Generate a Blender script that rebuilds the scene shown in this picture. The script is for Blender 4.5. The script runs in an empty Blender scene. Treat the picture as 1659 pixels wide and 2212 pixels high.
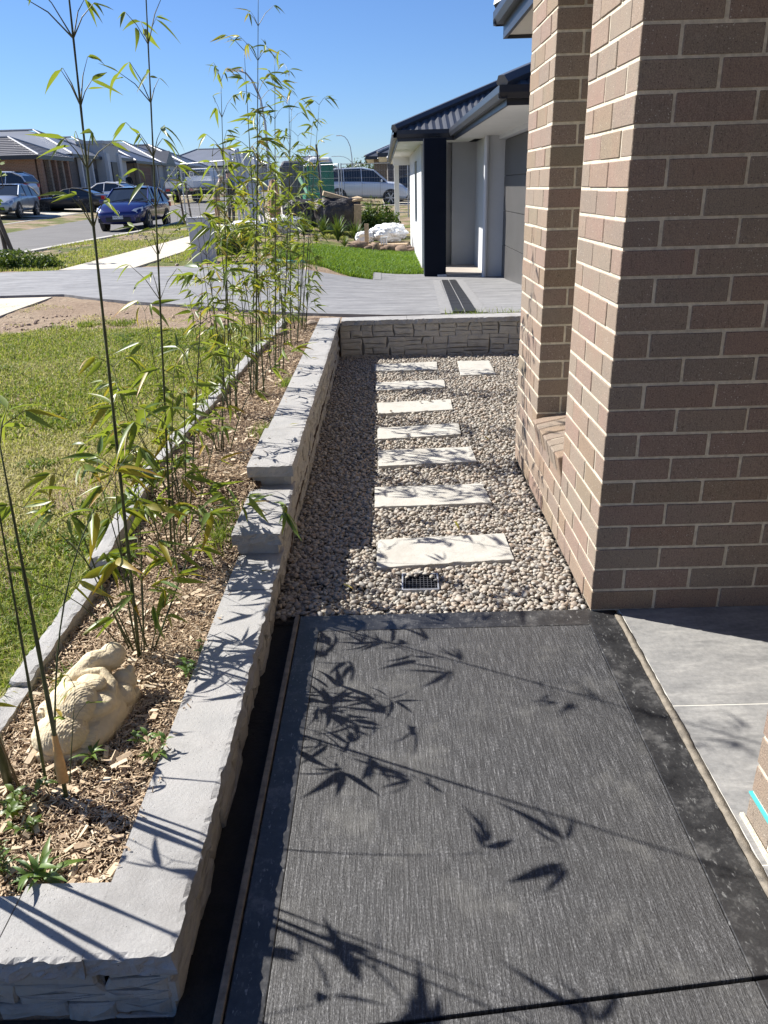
import bpy, bmesh, math, random
import numpy as np
from mathutils import Vector, Matrix, Euler, Quaternion
R = math.radians
random.seed(7); rng = np.random.default_rng(7)
scene = bpy.context.scene
col = scene.collection

# ------------------------------------------------------------ camera, sky, sun, exposure
cam_d = bpy.data.cameras.new('camera'); cam = bpy.data.objects.new('camera', cam_d); col.objects.link(cam)
Xw = Vector((0.99962341, -0.00194051, -0.02737296)); Yu = Vector((0.02596424, 0.38976586, 0.9205479)); Zf = Vector((-0.00888271, 0.92091194, -0.38966946))
m = Matrix((Xw, Yu, -Zf)).transposed().to_4x4(); m.translation = Vector((0, 0, 1.49)); cam.matrix_world = m
cam_d.sensor_fit = 'VERTICAL'; cam_d.sensor_height = 36; cam_d.lens = 36 * 1661 / 2212
cam_d.clip_start = 0.05; cam_d.clip_end = 3000
scene.camera = cam
SUN_EL = 41.5; SUN_DIR = Vector((-0.91, 0.414, 0)).normalized()
world = bpy.data.worlds.new('World'); scene.world = world; world.use_nodes = True
wn = world.node_tree; bg = wn.nodes['Background']
sky = wn.nodes.new('ShaderNodeTexSky'); sky.sky_type = 'NISHITA'; sky.sun_disc = False
sky.sun_elevation = R(SUN_EL); sky.sun_rotation = math.atan2(SUN_DIR.x, SUN_DIR.y)
sky.air_density = 1.0; sky.dust_density = 0.1; sky.ozone_density = 4.0; sky.altitude = 0
tint = wn.nodes.new('ShaderNodeMix'); tint.data_type = 'RGBA'; tint.blend_type = 'MULTIPLY'; tint.inputs[0].default_value = 1
tint.inputs[7].default_value = (0.78, 0.97, 1.32, 1); wn.links.new(sky.outputs[0], tint.inputs[6])
wn.links.new(tint.outputs[2], bg.inputs[0]); bg.inputs[1].default_value = 0.05
sl = bpy.data.lights.new('sun', 'SUN'); sl.energy = 5.0; sl.angle = R(0.5); sl.color = (1.0, 0.955, 0.88)
so = bpy.data.objects.new('sun', sl); col.objects.link(so)
sv = Vector((SUN_DIR.x * math.cos(R(SUN_EL)), SUN_DIR.y * math.cos(R(SUN_EL)), math.sin(R(SUN_EL))))
so.rotation_euler = sv.to_track_quat('Z', 'Y').to_euler(); so.location = sv * 40
scene.view_settings.view_transform = 'Standard'; scene.view_settings.look = 'None'
scene.view_settings.gamma = 1; scene.view_settings.use_curve_mapping = False; scene.view_settings.exposure = 1.06

# ------------------------------------------------------------ helpers
def tag(o, label=None, cat=None, group=None, kind=None):
    if label: o['label'] = label
    if cat: o['category'] = cat
    if group: o['group'] = group
    if kind: o['kind'] = kind
    return o
def empty(name, loc=(0, 0, 0), rz=0, label=None, cat=None, group=None):
    o = bpy.data.objects.new(name, None); col.objects.link(o); o.location = loc; o.rotation_euler.z = rz
    o.empty_display_size = 0.1
    return tag(o, label, cat, group)
def link(name, me, parent=None, smooth=False):
    o = bpy.data.objects.new(name, me); col.objects.link(o)
    if parent is not None: o.parent = parent
    return o
def shade(me, smooth=True):
    if len(me.polygons): me.polygons.foreach_set('use_smooth', [smooth] * len(me.polygons))
class MB:
    def __init__(s): s.v = []; s.f = []; s.mi = []; s.cur = 0
    def add(s, vs, fs):
        n = len(s.v); s.v += [tuple(v) for v in vs]
        for f in fs: s.f.append(tuple(i + n for i in f)); s.mi.append(s.cur)
        return s
    def box(s, x0, x1, y0, y1, z0, z1):
        vs = [(x0, y0, z0), (x1, y0, z0), (x1, y1, z0), (x0, y1, z0), (x0, y0, z1), (x1, y0, z1), (x1, y1, z1), (x0, y1, z1)]
        return s.add(vs, [(0, 3, 2, 1), (4, 5, 6, 7), (0, 1, 5, 4), (1, 2, 6, 5), (2, 3, 7, 6), (3, 0, 4, 7)])
    def rbox(s, c, size, rot=None, taper=1.0):
        sx, sy, sz = [a / 2 for a in size]; vs = []
        for z, t in ((-sz, 1), (sz, taper)):
            for x, y in ((-sx, -sy), (sx, -sy), (sx, sy), (-sx, sy)): vs.append(Vector((x * t, y * t, z)))
        if rot is not None: vs = [rot @ v for v in vs]
        vs = [v + Vector(c) for v in vs]
        return s.add(vs, [(0, 3, 2, 1), (4, 5, 6, 7), (0, 1, 5, 4), (1, 2, 6, 5), (2, 3, 7, 6), (3, 0, 4, 7)])
    def prism(s, poly, z0, z1):
        n = len(poly)
        zb = z0 if callable(z0) else (lambda x, y: z0); zt = z1 if callable(z1) else (lambda x, y: z1)
        vs = [(x, y, zb(x, y)) for x, y in poly] + [(x, y, zt(x, y)) for x, y in poly]
        fs = [tuple(range(n - 1, -1, -1)), tuple(range(n, 2 * n))] + [(i, (i + 1) % n, n + (i + 1) % n, n + i) for i in range(n)]
        return s.add(vs, fs)
    def extr(s, poly, axis, a, b):
        # poly in the plane normal to axis ('x': (y,z), 'y': (x,z)), extruded a..b
        def P(p, t): return (t, p[0], p[1]) if axis == 'x' else (p[0], t, p[1])
        n = len(poly); vs = [P(p, a) for p in poly] + [P(p, b) for p in poly]
        fs = [tuple(range(n - 1, -1, -1)), tuple(range(n, 2 * n))] + [(i, (i + 1) % n, n + (i + 1) % n, n + i) for i in range(n)]
        return s.add(vs, fs)
    def tube(s, pts, rad, n=6, cap=True):
        pts = [Vector(p) for p in pts]; k = len(pts)
        if not hasattr(rad, '__len__'): rad = [rad] * k
        vs = []; up = Vector((0, 0, 1))
        for i, p in enumerate(pts):
            d = (pts[min(i + 1, k - 1)] - pts[max(i - 1, 0)]).normalized()
            a = d.cross(Vector((1, 0, 0)) if abs(d.z) > .8 else up).normalized(); b = d.cross(a)
            for j in range(n):
                t = 2 * math.pi * j / n; vs.append(p + (a * math.cos(t) + b * math.sin(t)) * rad[i])
        fs = []
        for i in range(k - 1):
            for j in range(n): fs.append((i * n + j, i * n + (j + 1) % n, (i + 1) * n + (j + 1) % n, (i + 1) * n + j))
        if cap: fs += [tuple(range(n - 1, -1, -1)), tuple((k - 1) * n + j for j in range(n))]
        return s.add(vs, fs)
    def disc_y(s, c, r, y0, y1, n=20):
        return s.tube([(c[0], y0, c[2]), (c[0], y1, c[2])], r, n)
    def mesh(s, name, mats, smooth=False):
        me = bpy.data.meshes.new(name); me.from_pydata(s.v, [], s.f)
        for mt in (mats if isinstance(mats, (list, tuple)) else [mats]): me.materials.append(mt)
        me.polygons.foreach_set('material_index', s.mi)
        if smooth: shade(me)
        me.update(); 
        return me
    def build(s, name, mats, parent=None, smooth=False, bevel=0, fix=True, kind=None):
        me = s.mesh(name, mats, smooth)
        if fix:
            bm = bmesh.new(); bm.from_mesh(me); bmesh.ops.recalc_face_normals(bm, faces=bm.faces); bm.to_mesh(me); bm.free()
        o = link(name, me, parent)
        if bevel:
            b = o.modifiers.new('bevel', 'BEVEL'); b.width = bevel; b.segments = 2; b.limit_method = 'ANGLE'; b.angle_limit = R(40)
        if kind: o['kind'] = kind
        return o
def np_mesh(name, V, F, mat, smooth=False, attr=None):
    """V (n,3), F (m,k) arrays of one face size"""
    me = bpy.data.meshes.new(name); V = np.asarray(V, dtype=np.float32); F = np.asarray(F, dtype=np.int32)
    me.vertices.add(len(V)); me.vertices.foreach_set('co', V.ravel())
    k = F.shape[1]; me.loops.add(F.size); me.loops.foreach_set('vertex_index', F.ravel())
    me.polygons.add(len(F)); me.polygons.foreach_set('loop_start', np.arange(len(F), dtype=np.int32) * k)
    me.polygons.foreach_set('loop_total', np.full(len(F), k, dtype=np.int32))
    me.polygons.foreach_set('use_smooth', np.full(len(F), smooth))
    me.update(calc_edges=True)
    if attr is not None:
        a = me.attributes.new('rnd', 'FLOAT', 'POINT'); a.data.foreach_set('value', np.asarray(attr, dtype=np.float32))
    me.materials.append(mat); me.validate()
    return me

# value noise for numpy / python
_pt = rng.random((64, 64, 64))
def vnoise(x, y, z=0.0):
    x = np.asarray(x, float); y = np.asarray(y, float); z = np.asarray(z, float) + 0 * x
    xi = np.floor(x).astype(int); yi = np.floor(y).astype(int); zi = np.floor(z).astype(int)
    fx = x - xi; fy = y - yi; fz = z - zi
    fx = fx * fx * (3 - 2 * fx); fy = fy * fy * (3 - 2 * fy); fz = fz * fz * (3 - 2 * fz)
    def g(a, b, c): return _pt[(xi + a) % 64, (yi + b) % 64, (zi + c) % 64]
    r = 0
    for a in (0, 1):
        for b in (0, 1):
            for c in (0, 1):
                r = r + g(a, b, c) * (fx if a else 1 - fx) * (fy if b else 1 - fy) * (fz if c else 1 - fz)
    return r * 2 - 1
def fbm(x, y, z=0.0, o=3):
    r = 0; a = 1.0; s = 1.0
    for i in range(o): r = r + a * vnoise(np.asarray(x) * s + 11.3 * i, np.asarray(y) * s + 5.1 * i, np.asarray(z) * s + 3.7 * i); a *= .5; s *= 2.03
    return r

# ------------------------------------------------------------ materials
def newmat(name):
    mt = bpy.data.materials.new(name); mt.use_nodes = True; nt = mt.node_tree
    b = nt.nodes['Principled BSDF']; return mt, nt, b
def N(nt, t, **kw):
    n = nt.nodes.new(t)
    for k, v in kw.items():
        if k in n.inputs.keys() if isinstance(k, str) else False: n.inputs[k].default_value = v
        else: setattr(n, k, v)
    return n
def ramp(nt, stops, fac):
    r = nt.nodes.new('ShaderNodeValToRGB'); el = r.color_ramp.elements
    while len(el) < len(stops): el.new(0.5)
    for e, (p, c) in zip(el, stops): e.position = p; e.color = (*c, 1) if len(c) == 3 else c
    nt.links.new(fac, r.inputs[0]); return r.outputs[0]
def coords(nt, scale=(1, 1, 1), obj=False):
    mp = nt.nodes.new('ShaderNodeMapping'); mp.inputs['Scale'].default_value = scale
    if obj: tc = nt.nodes.new('ShaderNodeTexCoord'); nt.links.new(tc.outputs['Object'], mp.inputs[0])
    else: g = nt.nodes.new('ShaderNodeNewGeometry'); nt.links.new(g.outputs['Position'], mp.inputs[0])
    return mp.outputs[0]
def noise(nt, vec, scale, detail=4, rough=.6):
    n = nt.nodes.new('ShaderNodeTexNoise'); n.inputs['Scale'].default_value = scale; n.inputs['Detail'].default_value = detail
    n.inputs['Roughness'].default_value = rough; nt.links.new(vec, n.inputs['Vector']); return n.outputs[0]
def mix(nt, fac, a, b, mode='MIX'):
    n = nt.nodes.new('ShaderNodeMix'); n.data_type = 'RGBA'; n.blend_type = mode
    for s, v in ((0, fac), (6, a), (7, b)):
        if hasattr(v, 'is_output'): nt.links.new(v, n.inputs[s])
        else: n.inputs[s].default_value = v if s == 0 else (*v, 1)
    return n.outputs[2]
def bump(nt, b, h, strength=.3, dist=.01, prev=None):
    n = nt.nodes.new('ShaderNodeBump'); n.inputs['Strength'].default_value = strength; n.inputs['Distance'].default_value = dist
    nt.links.new(h, n.inputs['Height'])
    if prev: nt.links.new(prev, n.inputs['Normal'])
    nt.links.new(n.outputs[0], b.inputs['Normal']); return n.outputs[0]
def math_(nt, op, a, b=0.0):
    n = nt.nodes.new('ShaderNodeMath'); n.operation = op
    for i, v in enumerate((a, b)):
        if hasattr(v, 'is_output'): nt.links.new(v, n.inputs[i])
        else: n.inputs[i].default_value = v
    return n.outputs[0]
def simple(name, c, rough=.6, var=.15, scale=8, bmp=0, bscale=60, metal=0, spec=None, coat=0, bdist=.01, obj=False):
    mt, nt, b = newmat(name); v = coords(nt, obj=obj)
    n = noise(nt, v, scale, 5)
    lo = tuple(x * (1 - var) for x in c); hi = tuple(min(1, x * (1 + var)) for x in c)
    nt.links.new(ramp(nt, [(.3, lo), (.7, hi)], n), b.inputs['Base Color'])
    b.inputs['Roughness'].default_value = rough; b.inputs['Metallic'].default_value = metal
    if spec is not None: b.inputs['Specular IOR Level'].default_value = spec
    if coat: b.inputs['Coat Weight'].default_value = coat; b.inputs['Coat Roughness'].default_value = .05
    if bmp: bump(nt, b, noise(nt, v, bscale, 5), bmp, bdist)
    return mt

def rndattr(nt):
    a = nt.nodes.new('ShaderNodeAttribute'); a.attribute_name = 'rnd'; return a.outputs['Fac']
def objrnd(nt): return nt.nodes.new('ShaderNodeObjectInfo').outputs['Random']

def mk_brick():
    mt, nt, b = newmat('brick'); v = coords(nt); vo = coords(nt, (70, 70, 14))
    base = ramp(nt, [(0, (.30, .25, .185)), (.14, (.25, .195, .145)), (.28, (.31, .21, .135)), (.42, (.29, .155, .12)), (.54, (.185, .152, .12)), (.66, (.34, .255, .175)), (.78, (.27, .145, .115)), (.9, (.27, .155, .06)), (1, (.20, .17, .09))], objrnd(nt))
    c = mix(nt, .30, base, ramp(nt, [(.36, (.21, .18, .14)), (.5, (.30, .23, .165)), (.62, (.32, .175, .135))], noise(nt, v, 5, 2)))
    c = mix(nt, .45, c, ramp(nt, [(.35, (.15, .115, .09)), (.65, (.50, .40, .30))], noise(nt, v, 300, 3)), 'MIX')
    vor = nt.nodes.new('ShaderNodeTexVoronoi'); vor.inputs['Scale'].default_value = 120; nt.links.new(v, vor.inputs['Vector'])
    sc = nt.nodes.new('ShaderNodeSeparateColor'); nt.links.new(vor.outputs['Color'], sc.inputs[0])
    near = math_(nt, 'LESS_THAN', vor.outputs['Distance'], .20)
    dark = math_(nt, 'MULTIPLY', math_(nt, 'LESS_THAN', sc.outputs[0], .16), near)
    lite = math_(nt, 'MULTIPLY', math_(nt, 'GREATER_THAN', sc.outputs[1], .93), near)
    c = mix(nt, dark, c, (.06, .04, .03)); c = mix(nt, lite, c, (.62, .58, .5))
    c = mix(nt, ramp(nt, [(.62, (0, 0, 0)), (.72, (.35, .35, .35))], noise(nt, v, 17, 6, .75)), c, (.47, .42, .34))
    drag = noise(nt, vo, 2.4, 4)
    c = mix(nt, ramp(nt, [(.60, (0, 0, 0)), (.7, (.6, .6, .6))], drag), c, (.11, .08, .06))
    c = mix(nt, .24, c, (.135, .12, .12))
    nt.links.new(c, b.inputs['Base Color']); b.inputs['Roughness'].default_value = .85; b.inputs['Specular IOR Level'].default_value = .25
    p = bump(nt, b, noise(nt, v, 220, 5), .8, .004); bump(nt, b, drag, .45, .003, p)
    return mt
M = {}
M['brick'] = mk_brick()
M['mortar'] = simple('mortar', (.58, .52, .41), .95, .22, 45, .9, 200, bdist=.004)
def mk_pebble():
    mt, nt, b = newmat('pebble'); r = rndattr(nt); v = coords(nt)
    c = ramp(nt, [(0, (.60, .53, .42)), (.1, (.36, .25, .155)), (.2, (.46, .39, .29)), (.3, (.17, .16, .15)), (.4, (.42, .31, .21)), (.5, (.27, .26, .25)), (.6, (.50, .44, .34)), (.7, (.13, .135, .14)), (.78, (.44, .27, .14)), (.87, (.64, .60, .52)), (.95, (.24, .22, .17)), (1, (.28, .18, .11))], r)
    c = mix(nt, .35, c, ramp(nt, [(.35, (.16, .13, .1)), (.7, (.6, .55, .48))], noise(nt, v, 180, 4)))
    c = mix(nt, .38, c, (.22, .215, .20)); nt.links.new(c, b.inputs['Base Color']); b.inputs['Roughness'].default_value = .62
    bump(nt, b, noise(nt, v, 500, 3), .2, .002); return mt
M['pebble'] = mk_pebble()
def mk_mulch():
    mt, nt, b = newmat('mulch'); r = rndattr(nt); v = coords(nt)
    c = ramp(nt, [(0, (.28, .16, .095)), (.15, (.46, .32, .21)), (.27, (.17, .095, .055)), (.42, (.56, .42, .28)), (.56, (.33, .19, .12)), (.7, (.66, .53, .38)), (.85, (.44, .29, .19)), (1, (.76, .68, .54))], r)
    c = mix(nt, .3, c, ramp(nt, [(.35, (.16, .10, .06)), (.7, (.72, .60, .44))], noise(nt, v, 120, 4)))
    c = mix(nt, .22, c, (.58, .50, .34))
    nt.links.new(c, b.inputs['Base Color']); b.inputs['Roughness'].default_value = .85; b.inputs['Specular IOR Level'].default_value = .2; return mt
M['mulch'] = mk_mulch()
def mk_coping():
    mt, nt, b = newmat('coping'); v = coords(nt)
    c = ramp(nt, [(.3, (.285, .28, .27)), (.5, (.35, .34, .325)), (.72, (.39, .37, .35))], noise(nt, v, 5, 4))
    c = mix(nt, .3, c, ramp(nt, [(.3, (.2, .2, .21)), (.7, (.40, .40, .40))], noise(nt, v, 350, 3)))
    vor = nt.nodes.new('ShaderNodeTexVoronoi'); vor.inputs['Scale'].default_value = 170; nt.links.new(v, vor.inputs['Vector'])
    sc = nt.nodes.new('ShaderNodeSeparateColor'); nt.links.new(vor.outputs['Color'], sc.inputs[0])
    pit = math_(nt, 'MULTIPLY', math_(nt, 'LESS_THAN', sc.outputs[0], .14), math_(nt, 'LESS_THAN', vor.outputs['Distance'], .22))
    pit = math_(nt, 'MULTIPLY', pit, math_(nt, 'GREATER_THAN', noise(nt, v, 6, 2), .5))
    c = mix(nt, pit, c, (.12, .12, .12))
    c = mix(nt, ramp(nt, [(.52, (0, 0, 0)), (.72, (.55, .55, .55))], noise(nt, v, 2.2, 7, .7)), c, (.155, .145, .135))
    c = mix(nt, ramp(nt, [(.60, (0, 0, 0)), (.66, (.35, .35, .35)), (.70, (0, 0, 0))], noise(nt, v, 3.4, 3)), c, (.40, .385, .37))
    nt.links.new(c, b.inputs['Base Color']); b.inputs['Roughness'].default_value = .8
    bump(nt, b, noise(nt, v, 130, 7, .75), .55, .006); return mt
M['coping'] = mk_coping()
def mk_stone():
    mt, nt, b = newmat('wall_stone'); v = coords(nt)
    base = ramp(nt, [(0, (.37, .36, .33)), (.5, (.44, .42, .38)), (1, (.34, .33, .31))], objrnd(nt))
    c = mix(nt, .5, base, ramp(nt, [(.3, (.27, .26, .24)), (.55, (.42, .40, .36)), (.75, (.50, .44, .36))], noise(nt, v, 14, 5)))
    nt.links.new(c, b.inputs['Base Color']); b.inputs['Roughness'].default_value = .9
    bump(nt, b, noise(nt, v, 45, 7, .7), .7, .012); return mt
M['stone'] = mk_stone()
M['stone_back'] = simple('wall_core', (.17, .16, .145), .95, .2, 20, .4, 100)
def mk_paver():
    mt, nt, b = newmat('paver'); v = coords(nt)
    c = ramp(nt, [(.25, (.36, .345, .31)), (.5, (.44, .425, .385)), (.75, (.39, .37, .33))], noise(nt, v, 7, 5))
    c = mix(nt, ramp(nt, [(.55, (0, 0, 0)), (.75, (.6, .6, .6))], noise(nt, v, 3.1, 4)), c, (.30, .275, .235))
    c = mix(nt, ramp(nt, [(.57, (0, 0, 0)), (.68, (.5, .5, .5))], noise(nt, v, 26, 6, .75)), c, (.34, .31, .265))
    nt.links.new(c, b.inputs['Base Color']); b.inputs['Roughness'].default_value = .85
    bump(nt, b, noise(nt, v, 22, 7, .65), .35, .01); return mt
M['paver'] = mk_paver()
def mk_path(name, broom):
    mt, nt, b = newmat(name); v = coords(nt)
    if broom:
        st = noise(nt, coords(nt, (150, 11, 1)), 1.0, 4, .75); fine = noise(nt, coords(nt, (230, 150, 1)), 1.0, 3, .8)
        c = ramp(nt, [(.40, (.013, .013, .014)), (.49, (.034, .034, .036)), (.56, (.085, .085, .088)), (.66, (.30, .30, .305))], math_(nt, 'ADD', math_(nt, 'MULTIPLY', st, .5), math_(nt, 'MULTIPLY', fine, .5)))
        c = mix(nt, ramp(nt, [(.3, (0, 0, 0)), (.75, (.5, .5, .5))], noise(nt, v, 2.3, 5)), c, (.045, .043, .04))
        dust = math_(nt, 'MULTIPLY', noise(nt, v, 4.5, 6, .7), 1); 
        c = mix(nt, ramp(nt, [(.54, (0, 0, 0)), (.74, (.42, .42, .42))], dust), c, (.20, .195, .18))
        c = mix(nt, ramp(nt, [(.62, (0, 0, 0)), (.75, (.55, .55, .55))], noise(nt, v, 1.3, 3)), c, (.03, .03, .03))
        nt.links.new(c, b.inputs['Base Color']); b.inputs['Roughness'].default_value = .55
        nt.links.new(ramp(nt, [(.3, (.62, .62, .62)), (.7, (.42, .42, .42))], fine), b.inputs['Roughness'])
        p = bump(nt, b, st, .9, .004); bump(nt, b, fine, .7, .003, p)
    else:
        c = ramp(nt, [(.36, (.012, .012, .013)), (.52, (.030, .030, .031)), (.66, (.11, .108, .105))], noise(nt, v, 7, 9, .8))
        c = mix(nt, ramp(nt, [(.60, (0, 0, 0)), (.68, (.8, .8, .8))], noise(nt, coords(nt, (1, .4, 1)), 75, 4, .7)), c, (.19, .19, .185))
        vor = nt.nodes.new('ShaderNodeTexVoronoi'); vor.inputs['Scale'].default_value = 60; nt.links.new(coords(nt, (1, .5, 1)), vor.inputs['Vector'])
        c = mix(nt, ramp(nt, [(.10, (.5, .5, .5)), (.2, (0, 0, 0))], vor.outputs['Distance']), c, (.10, .10, .095))
        nt.links.new(c, b.inputs['Base Color']); b.inputs['Roughness'].default_value = .38
        bump(nt, b, noise(nt, v, 60, 5), .25, .004)
    return mt
M['path'] = mk_path('broomed_concrete', True); M['band'] = mk_path('smooth_concrete', False)
M['dark_soil'] = simple('dark_soil', (.018, .017, .016), .95, .3, 20, .5, 90)
M['edge_strip'] = simple('edge_strip', (.19, .165, .13), .9, .35, 40, .6, 200, bdist=.004)
def mk_tile():
    mt, nt, b = newmat('porch_tile'); v = coords(nt, (4.5, 14, 1)); v2 = coords(nt)
    c = ramp(nt, [(.34, (.15, .15, .15)), (.46, (.22, .218, .213)), (.56, (.27, .265, .255)), (.68, (.40, .39, .37))], noise(nt, v, 1.0, 8, .68))
    c = mix(nt, .30, c, ramp(nt, [(.35, (.14, .14, .14)), (.65, (.38, .375, .36))], noise(nt, v2, 55, 5, .75)))
    c = mix(nt, ramp(nt, [(.60, (0, 0, 0)), (.63, (.5, .5, .5)), (.66, (0, 0, 0))], noise(nt, coords(nt, (1.2, 12, 1)), 1.0, 5)), c, (.13, .13, .13))
    nt.links.new(c, b.inputs['Base Color']); b.inputs['Roughness'].default_value = .5
    bump(nt, b, noise(nt, v2, 200, 3), .1, .002); return mt
M['tile'] = mk_tile(); M['grout'] = simple('grout', (.62, .60, .54), .9, .08, 60)
def mk_ground():
    mt, nt, b = newmat('ground_soil'); v = coords(nt)
    c = ramp(nt, [(.3, (.25, .18, .12)), (.5, (.32, .24, .165)), (.7, (.43, .35, .24))], noise(nt, v, 1.7, 8, .65))
    c = mix(nt, .45, c, ramp(nt, [(.35, (.15, .095, .065)), (.7, (.48, .37, .28))], noise(nt, v, 28, 6, .7)))
    g = ramp(nt, [(.3, (.07, .10, .022)), (.7, (.16, .165, .055))], noise(nt, v, 4, 6))
    sep = nt.nodes.new('ShaderNodeSeparateXYZ'); nt.links.new(v, sep.inputs[0])
    far = math_(nt, 'GREATER_THAN', sep.outputs[1], 14.0)
    pat = ramp(nt, [(.42, (0, 0, 0)), (.58, (1, 1, 1))], noise(nt, v, .9, 5))
    c = mix(nt, math_(nt, 'MULTIPLY', far, pat), c, g)
    nt.links.new(c, b.inputs['Base Color']); b.inputs['Roughness'].default_value = .95; b.inputs['Specular IOR Level'].default_value = .15
    p = bump(nt, b, noise(nt, v, 14, 8, .7), .9, .05); bump(nt, b, noise(nt, v, 120, 4, .7), .6, .006, p); return mt
M['ground'] = mk_ground()
M['bed_soil'] = simple('bed_soil', (.10, .062, .038), .95, .35, 25, .9, 70, bdist=.02)
def mk_lawnbase():
    mt, nt, b = newmat('lawn_base'); v = coords(nt)
    c = ramp(nt, [(.3, (.14, .15, .04)), (.55, (.26, .23, .09)), (.75, (.38, .31, .17))], noise(nt, v, 3, 7, .7))
    c = mix(nt, .5, c, ramp(nt, [(.3, (.03, .045, .01)), (.7, (.23, .21, .09))], noise(nt, v, 60, 4, .7)))
    nt.links.new(c, b.inputs['Base Color']); b.inputs['Roughness'].default_value = .95; b.inputs['Specular IOR Level'].default_value = .1
    bump(nt, b, noise(nt, v, 90, 5), .8, .02); return mt
M['lawn_base'] = mk_lawnbase()
def mk_grass(name, stops, tr=.45):
    mt, nt, b = newmat(name); r = rndattr(nt)
    c = ramp(nt, stops, r); nt.links.new(c, b.inputs['Base Color']); b.inputs['Roughness'].default_value = .5; b.inputs['Specular IOR Level'].default_value = .3
    t = nt.nodes.new('ShaderNodeBsdfTranslucent'); nt.links.new(mix(nt, .4, c, (.3, .36, .03)), t.inputs[0])
    ms = nt.nodes.new('ShaderNodeMixShader'); ms.inputs[0].default_value = tr
    nt.links.new(b.outputs[0], ms.inputs[1]); nt.links.new(t.outputs[0], ms.inputs[2]); nt.links.new(ms.outputs[0], nt.nodes['Material Output'].inputs[0]); return mt
M['grass'] = mk_grass('lawn_grass', [(0, (.08, .15, .016)), (.30, (.16, .24, .03)), (.5, (.28, .32, .05)), (.7, (.46, .42, .15)), (1, (.68, .58, .34))])
M['grass_lush'] = mk_grass('lush_grass', [(0, (.06, .15, .015)), (.6, (.12, .24, .02)), (1, (.22, .30, .04))])
M['grass_dark'] = mk_grass('leafy_weed', [(0, (.02, .06, .012)), (.6, (.05, .11, .02)), (.95, (.10, .16, .03)), (1, (.5, .5, .4))], .25)
def mk_leaf(name, a, bb, tip, tr=.4):
    mt, nt, b = newmat(name); oi = nt.nodes.new('ShaderNodeObjectInfo'); tc = nt.nodes.new('ShaderNodeTexCoord')
    sep = nt.nodes.new('ShaderNodeSeparateXYZ'); nt.links.new(tc.outputs['Object'], sep.inputs[0])
    c = mix(nt, oi.outputs['Random'], a, bb)
    c = mix(nt, ramp(nt, [(.55, (0, 0, 0)), (1, (.9, .9, .9))], math_(nt, 'ADD', sep.outputs[1], math_(nt, 'MULTIPLY', oi.outputs['Random'], .15))), c, tip)
    vein = noise(nt, coords(nt, (160, 3, 1), obj=True), 1, 2); c = mix(nt, math_(nt, 'MULTIPLY', vein, .35), c, (.02, .04, .005))
    nt.links.new(c, b.inputs['Base Color']); b.inputs['Roughness'].default_value = .42
    t = nt.nodes.new('ShaderNodeBsdfTranslucent'); nt.links.new(mix(nt, .5, c, (.42, .50, .03)), t.inputs[0])
    ms = nt.nodes.new('ShaderNodeMixShader'); ms.inputs[0].default_value = tr
    nt.links.new(b.outputs[0], ms.inputs[1]); nt.links.new(t.outputs[0], ms.inputs[2]); nt.links.new(ms.outputs[0], nt.nodes['Material Output'].inputs[0]); return mt
M['leaf_green'] = mk_leaf('bamboo_leaf_green', (.065, .13, .022), (.14, .20, .035), (.10, .16, .03))
M['leaf_lime'] = mk_leaf('bamboo_leaf_lime', (.13, .21, .035), (.20, .26, .045), (.26, .25, .06))
M['leaf_dry'] = mk_leaf('bamboo_leaf_yellow', (.32, .30, .04), (.42, .28, .04), (.50, .17, .02))
M['leaf_broad'] = mk_leaf('weed_leaf', (.06, .13, .03), (.14, .23, .04), (.12, .20, .04), .3)
M['cane'] = simple('bamboo_cane', (.040, .052, .016), .42, .55, 22, .4, 60, bdist=.002)
M['cane_brown'] = simple('bamboo_cane_brown', (.13, .085, .035), .5, .35, 20)
M['sheath'] = simple('bamboo_sheath', (.50, .30, .12), .6, .25, 30)
M['twig'] = simple('bamboo_twig', (.10, .10, .035), .6, .3, 30)
M['statue'] = simple('statue_stone', (.62, .52, .35), .85, .16, 9, .6, 110, bdist=.006)
def mk_drive():
    mt, nt, b = newmat('driveway'); v = coords(nt)
    w = noise(nt, coords(nt, (1.5, 7, 1)), 1.0, 3, .55)
    c = ramp(nt, [(.36, (.125, .127, .133)), (.48, (.185, .185, .19)), (.6, (.285, .285, .285))], w)
    vo = nt.nodes.new('ShaderNodeTexVoronoi'); vo.feature = 'SMOOTH_F1'; vo.inputs['Scale'].default_value = 1; vo.inputs['Smoothness'].default_value = .35; nt.links.new(coords(nt, (2.3, 7.5, 1)), vo.inputs['Vector'])
    c = mix(nt, .6, c, ramp(nt, [(.1, (.29, .29, .29)), (.45, (.20, .20, .205)), (.7, (.135, .135, .14))], vo.outputs['Distance']))
    c = mix(nt, .4, c, ramp(nt, [(.3, (.12, .12, .125)), (.7, (.32, .315, .31))], noise(nt, v, 9, 8, .75)))
    nt.links.new(c, b.inputs['Base Color']); b.inputs['Roughness'].default_value = .75
    bump(nt, b, w, .5, .03); return mt
M['drive'] = mk_drive()
M['drive_lite'] = simple('driveway_band', (.225, .223, .223), .85, .12, 20, .2, 150)
M['asphalt'] = simple('asphalt', (.135, .13, .125), .92, .12, 1.2, .4, 220)
M['concrete'] = simple('footpath_concrete', (.50, .455, .37), .9, .1, 3, .2, 120)
M['kerb'] = simple('kerb_concrete', (.43, .41, .37), .9, .12, 6, .2, 80)
M['render_grey'] = simple('render_grey', (.40, .41, .42), .85, .04, 3, .1, 200)
M['render_white'] = simple('render_white', (.52, .53, .545), .8, .04, 3)
M['soffit'] = simple('soffit', (.66, .65, .62), .8, .04, 2)
M['navy'] = simple('column_charcoal', (.007, .010, .018), .7, .1, 4, spec=.12)
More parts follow.
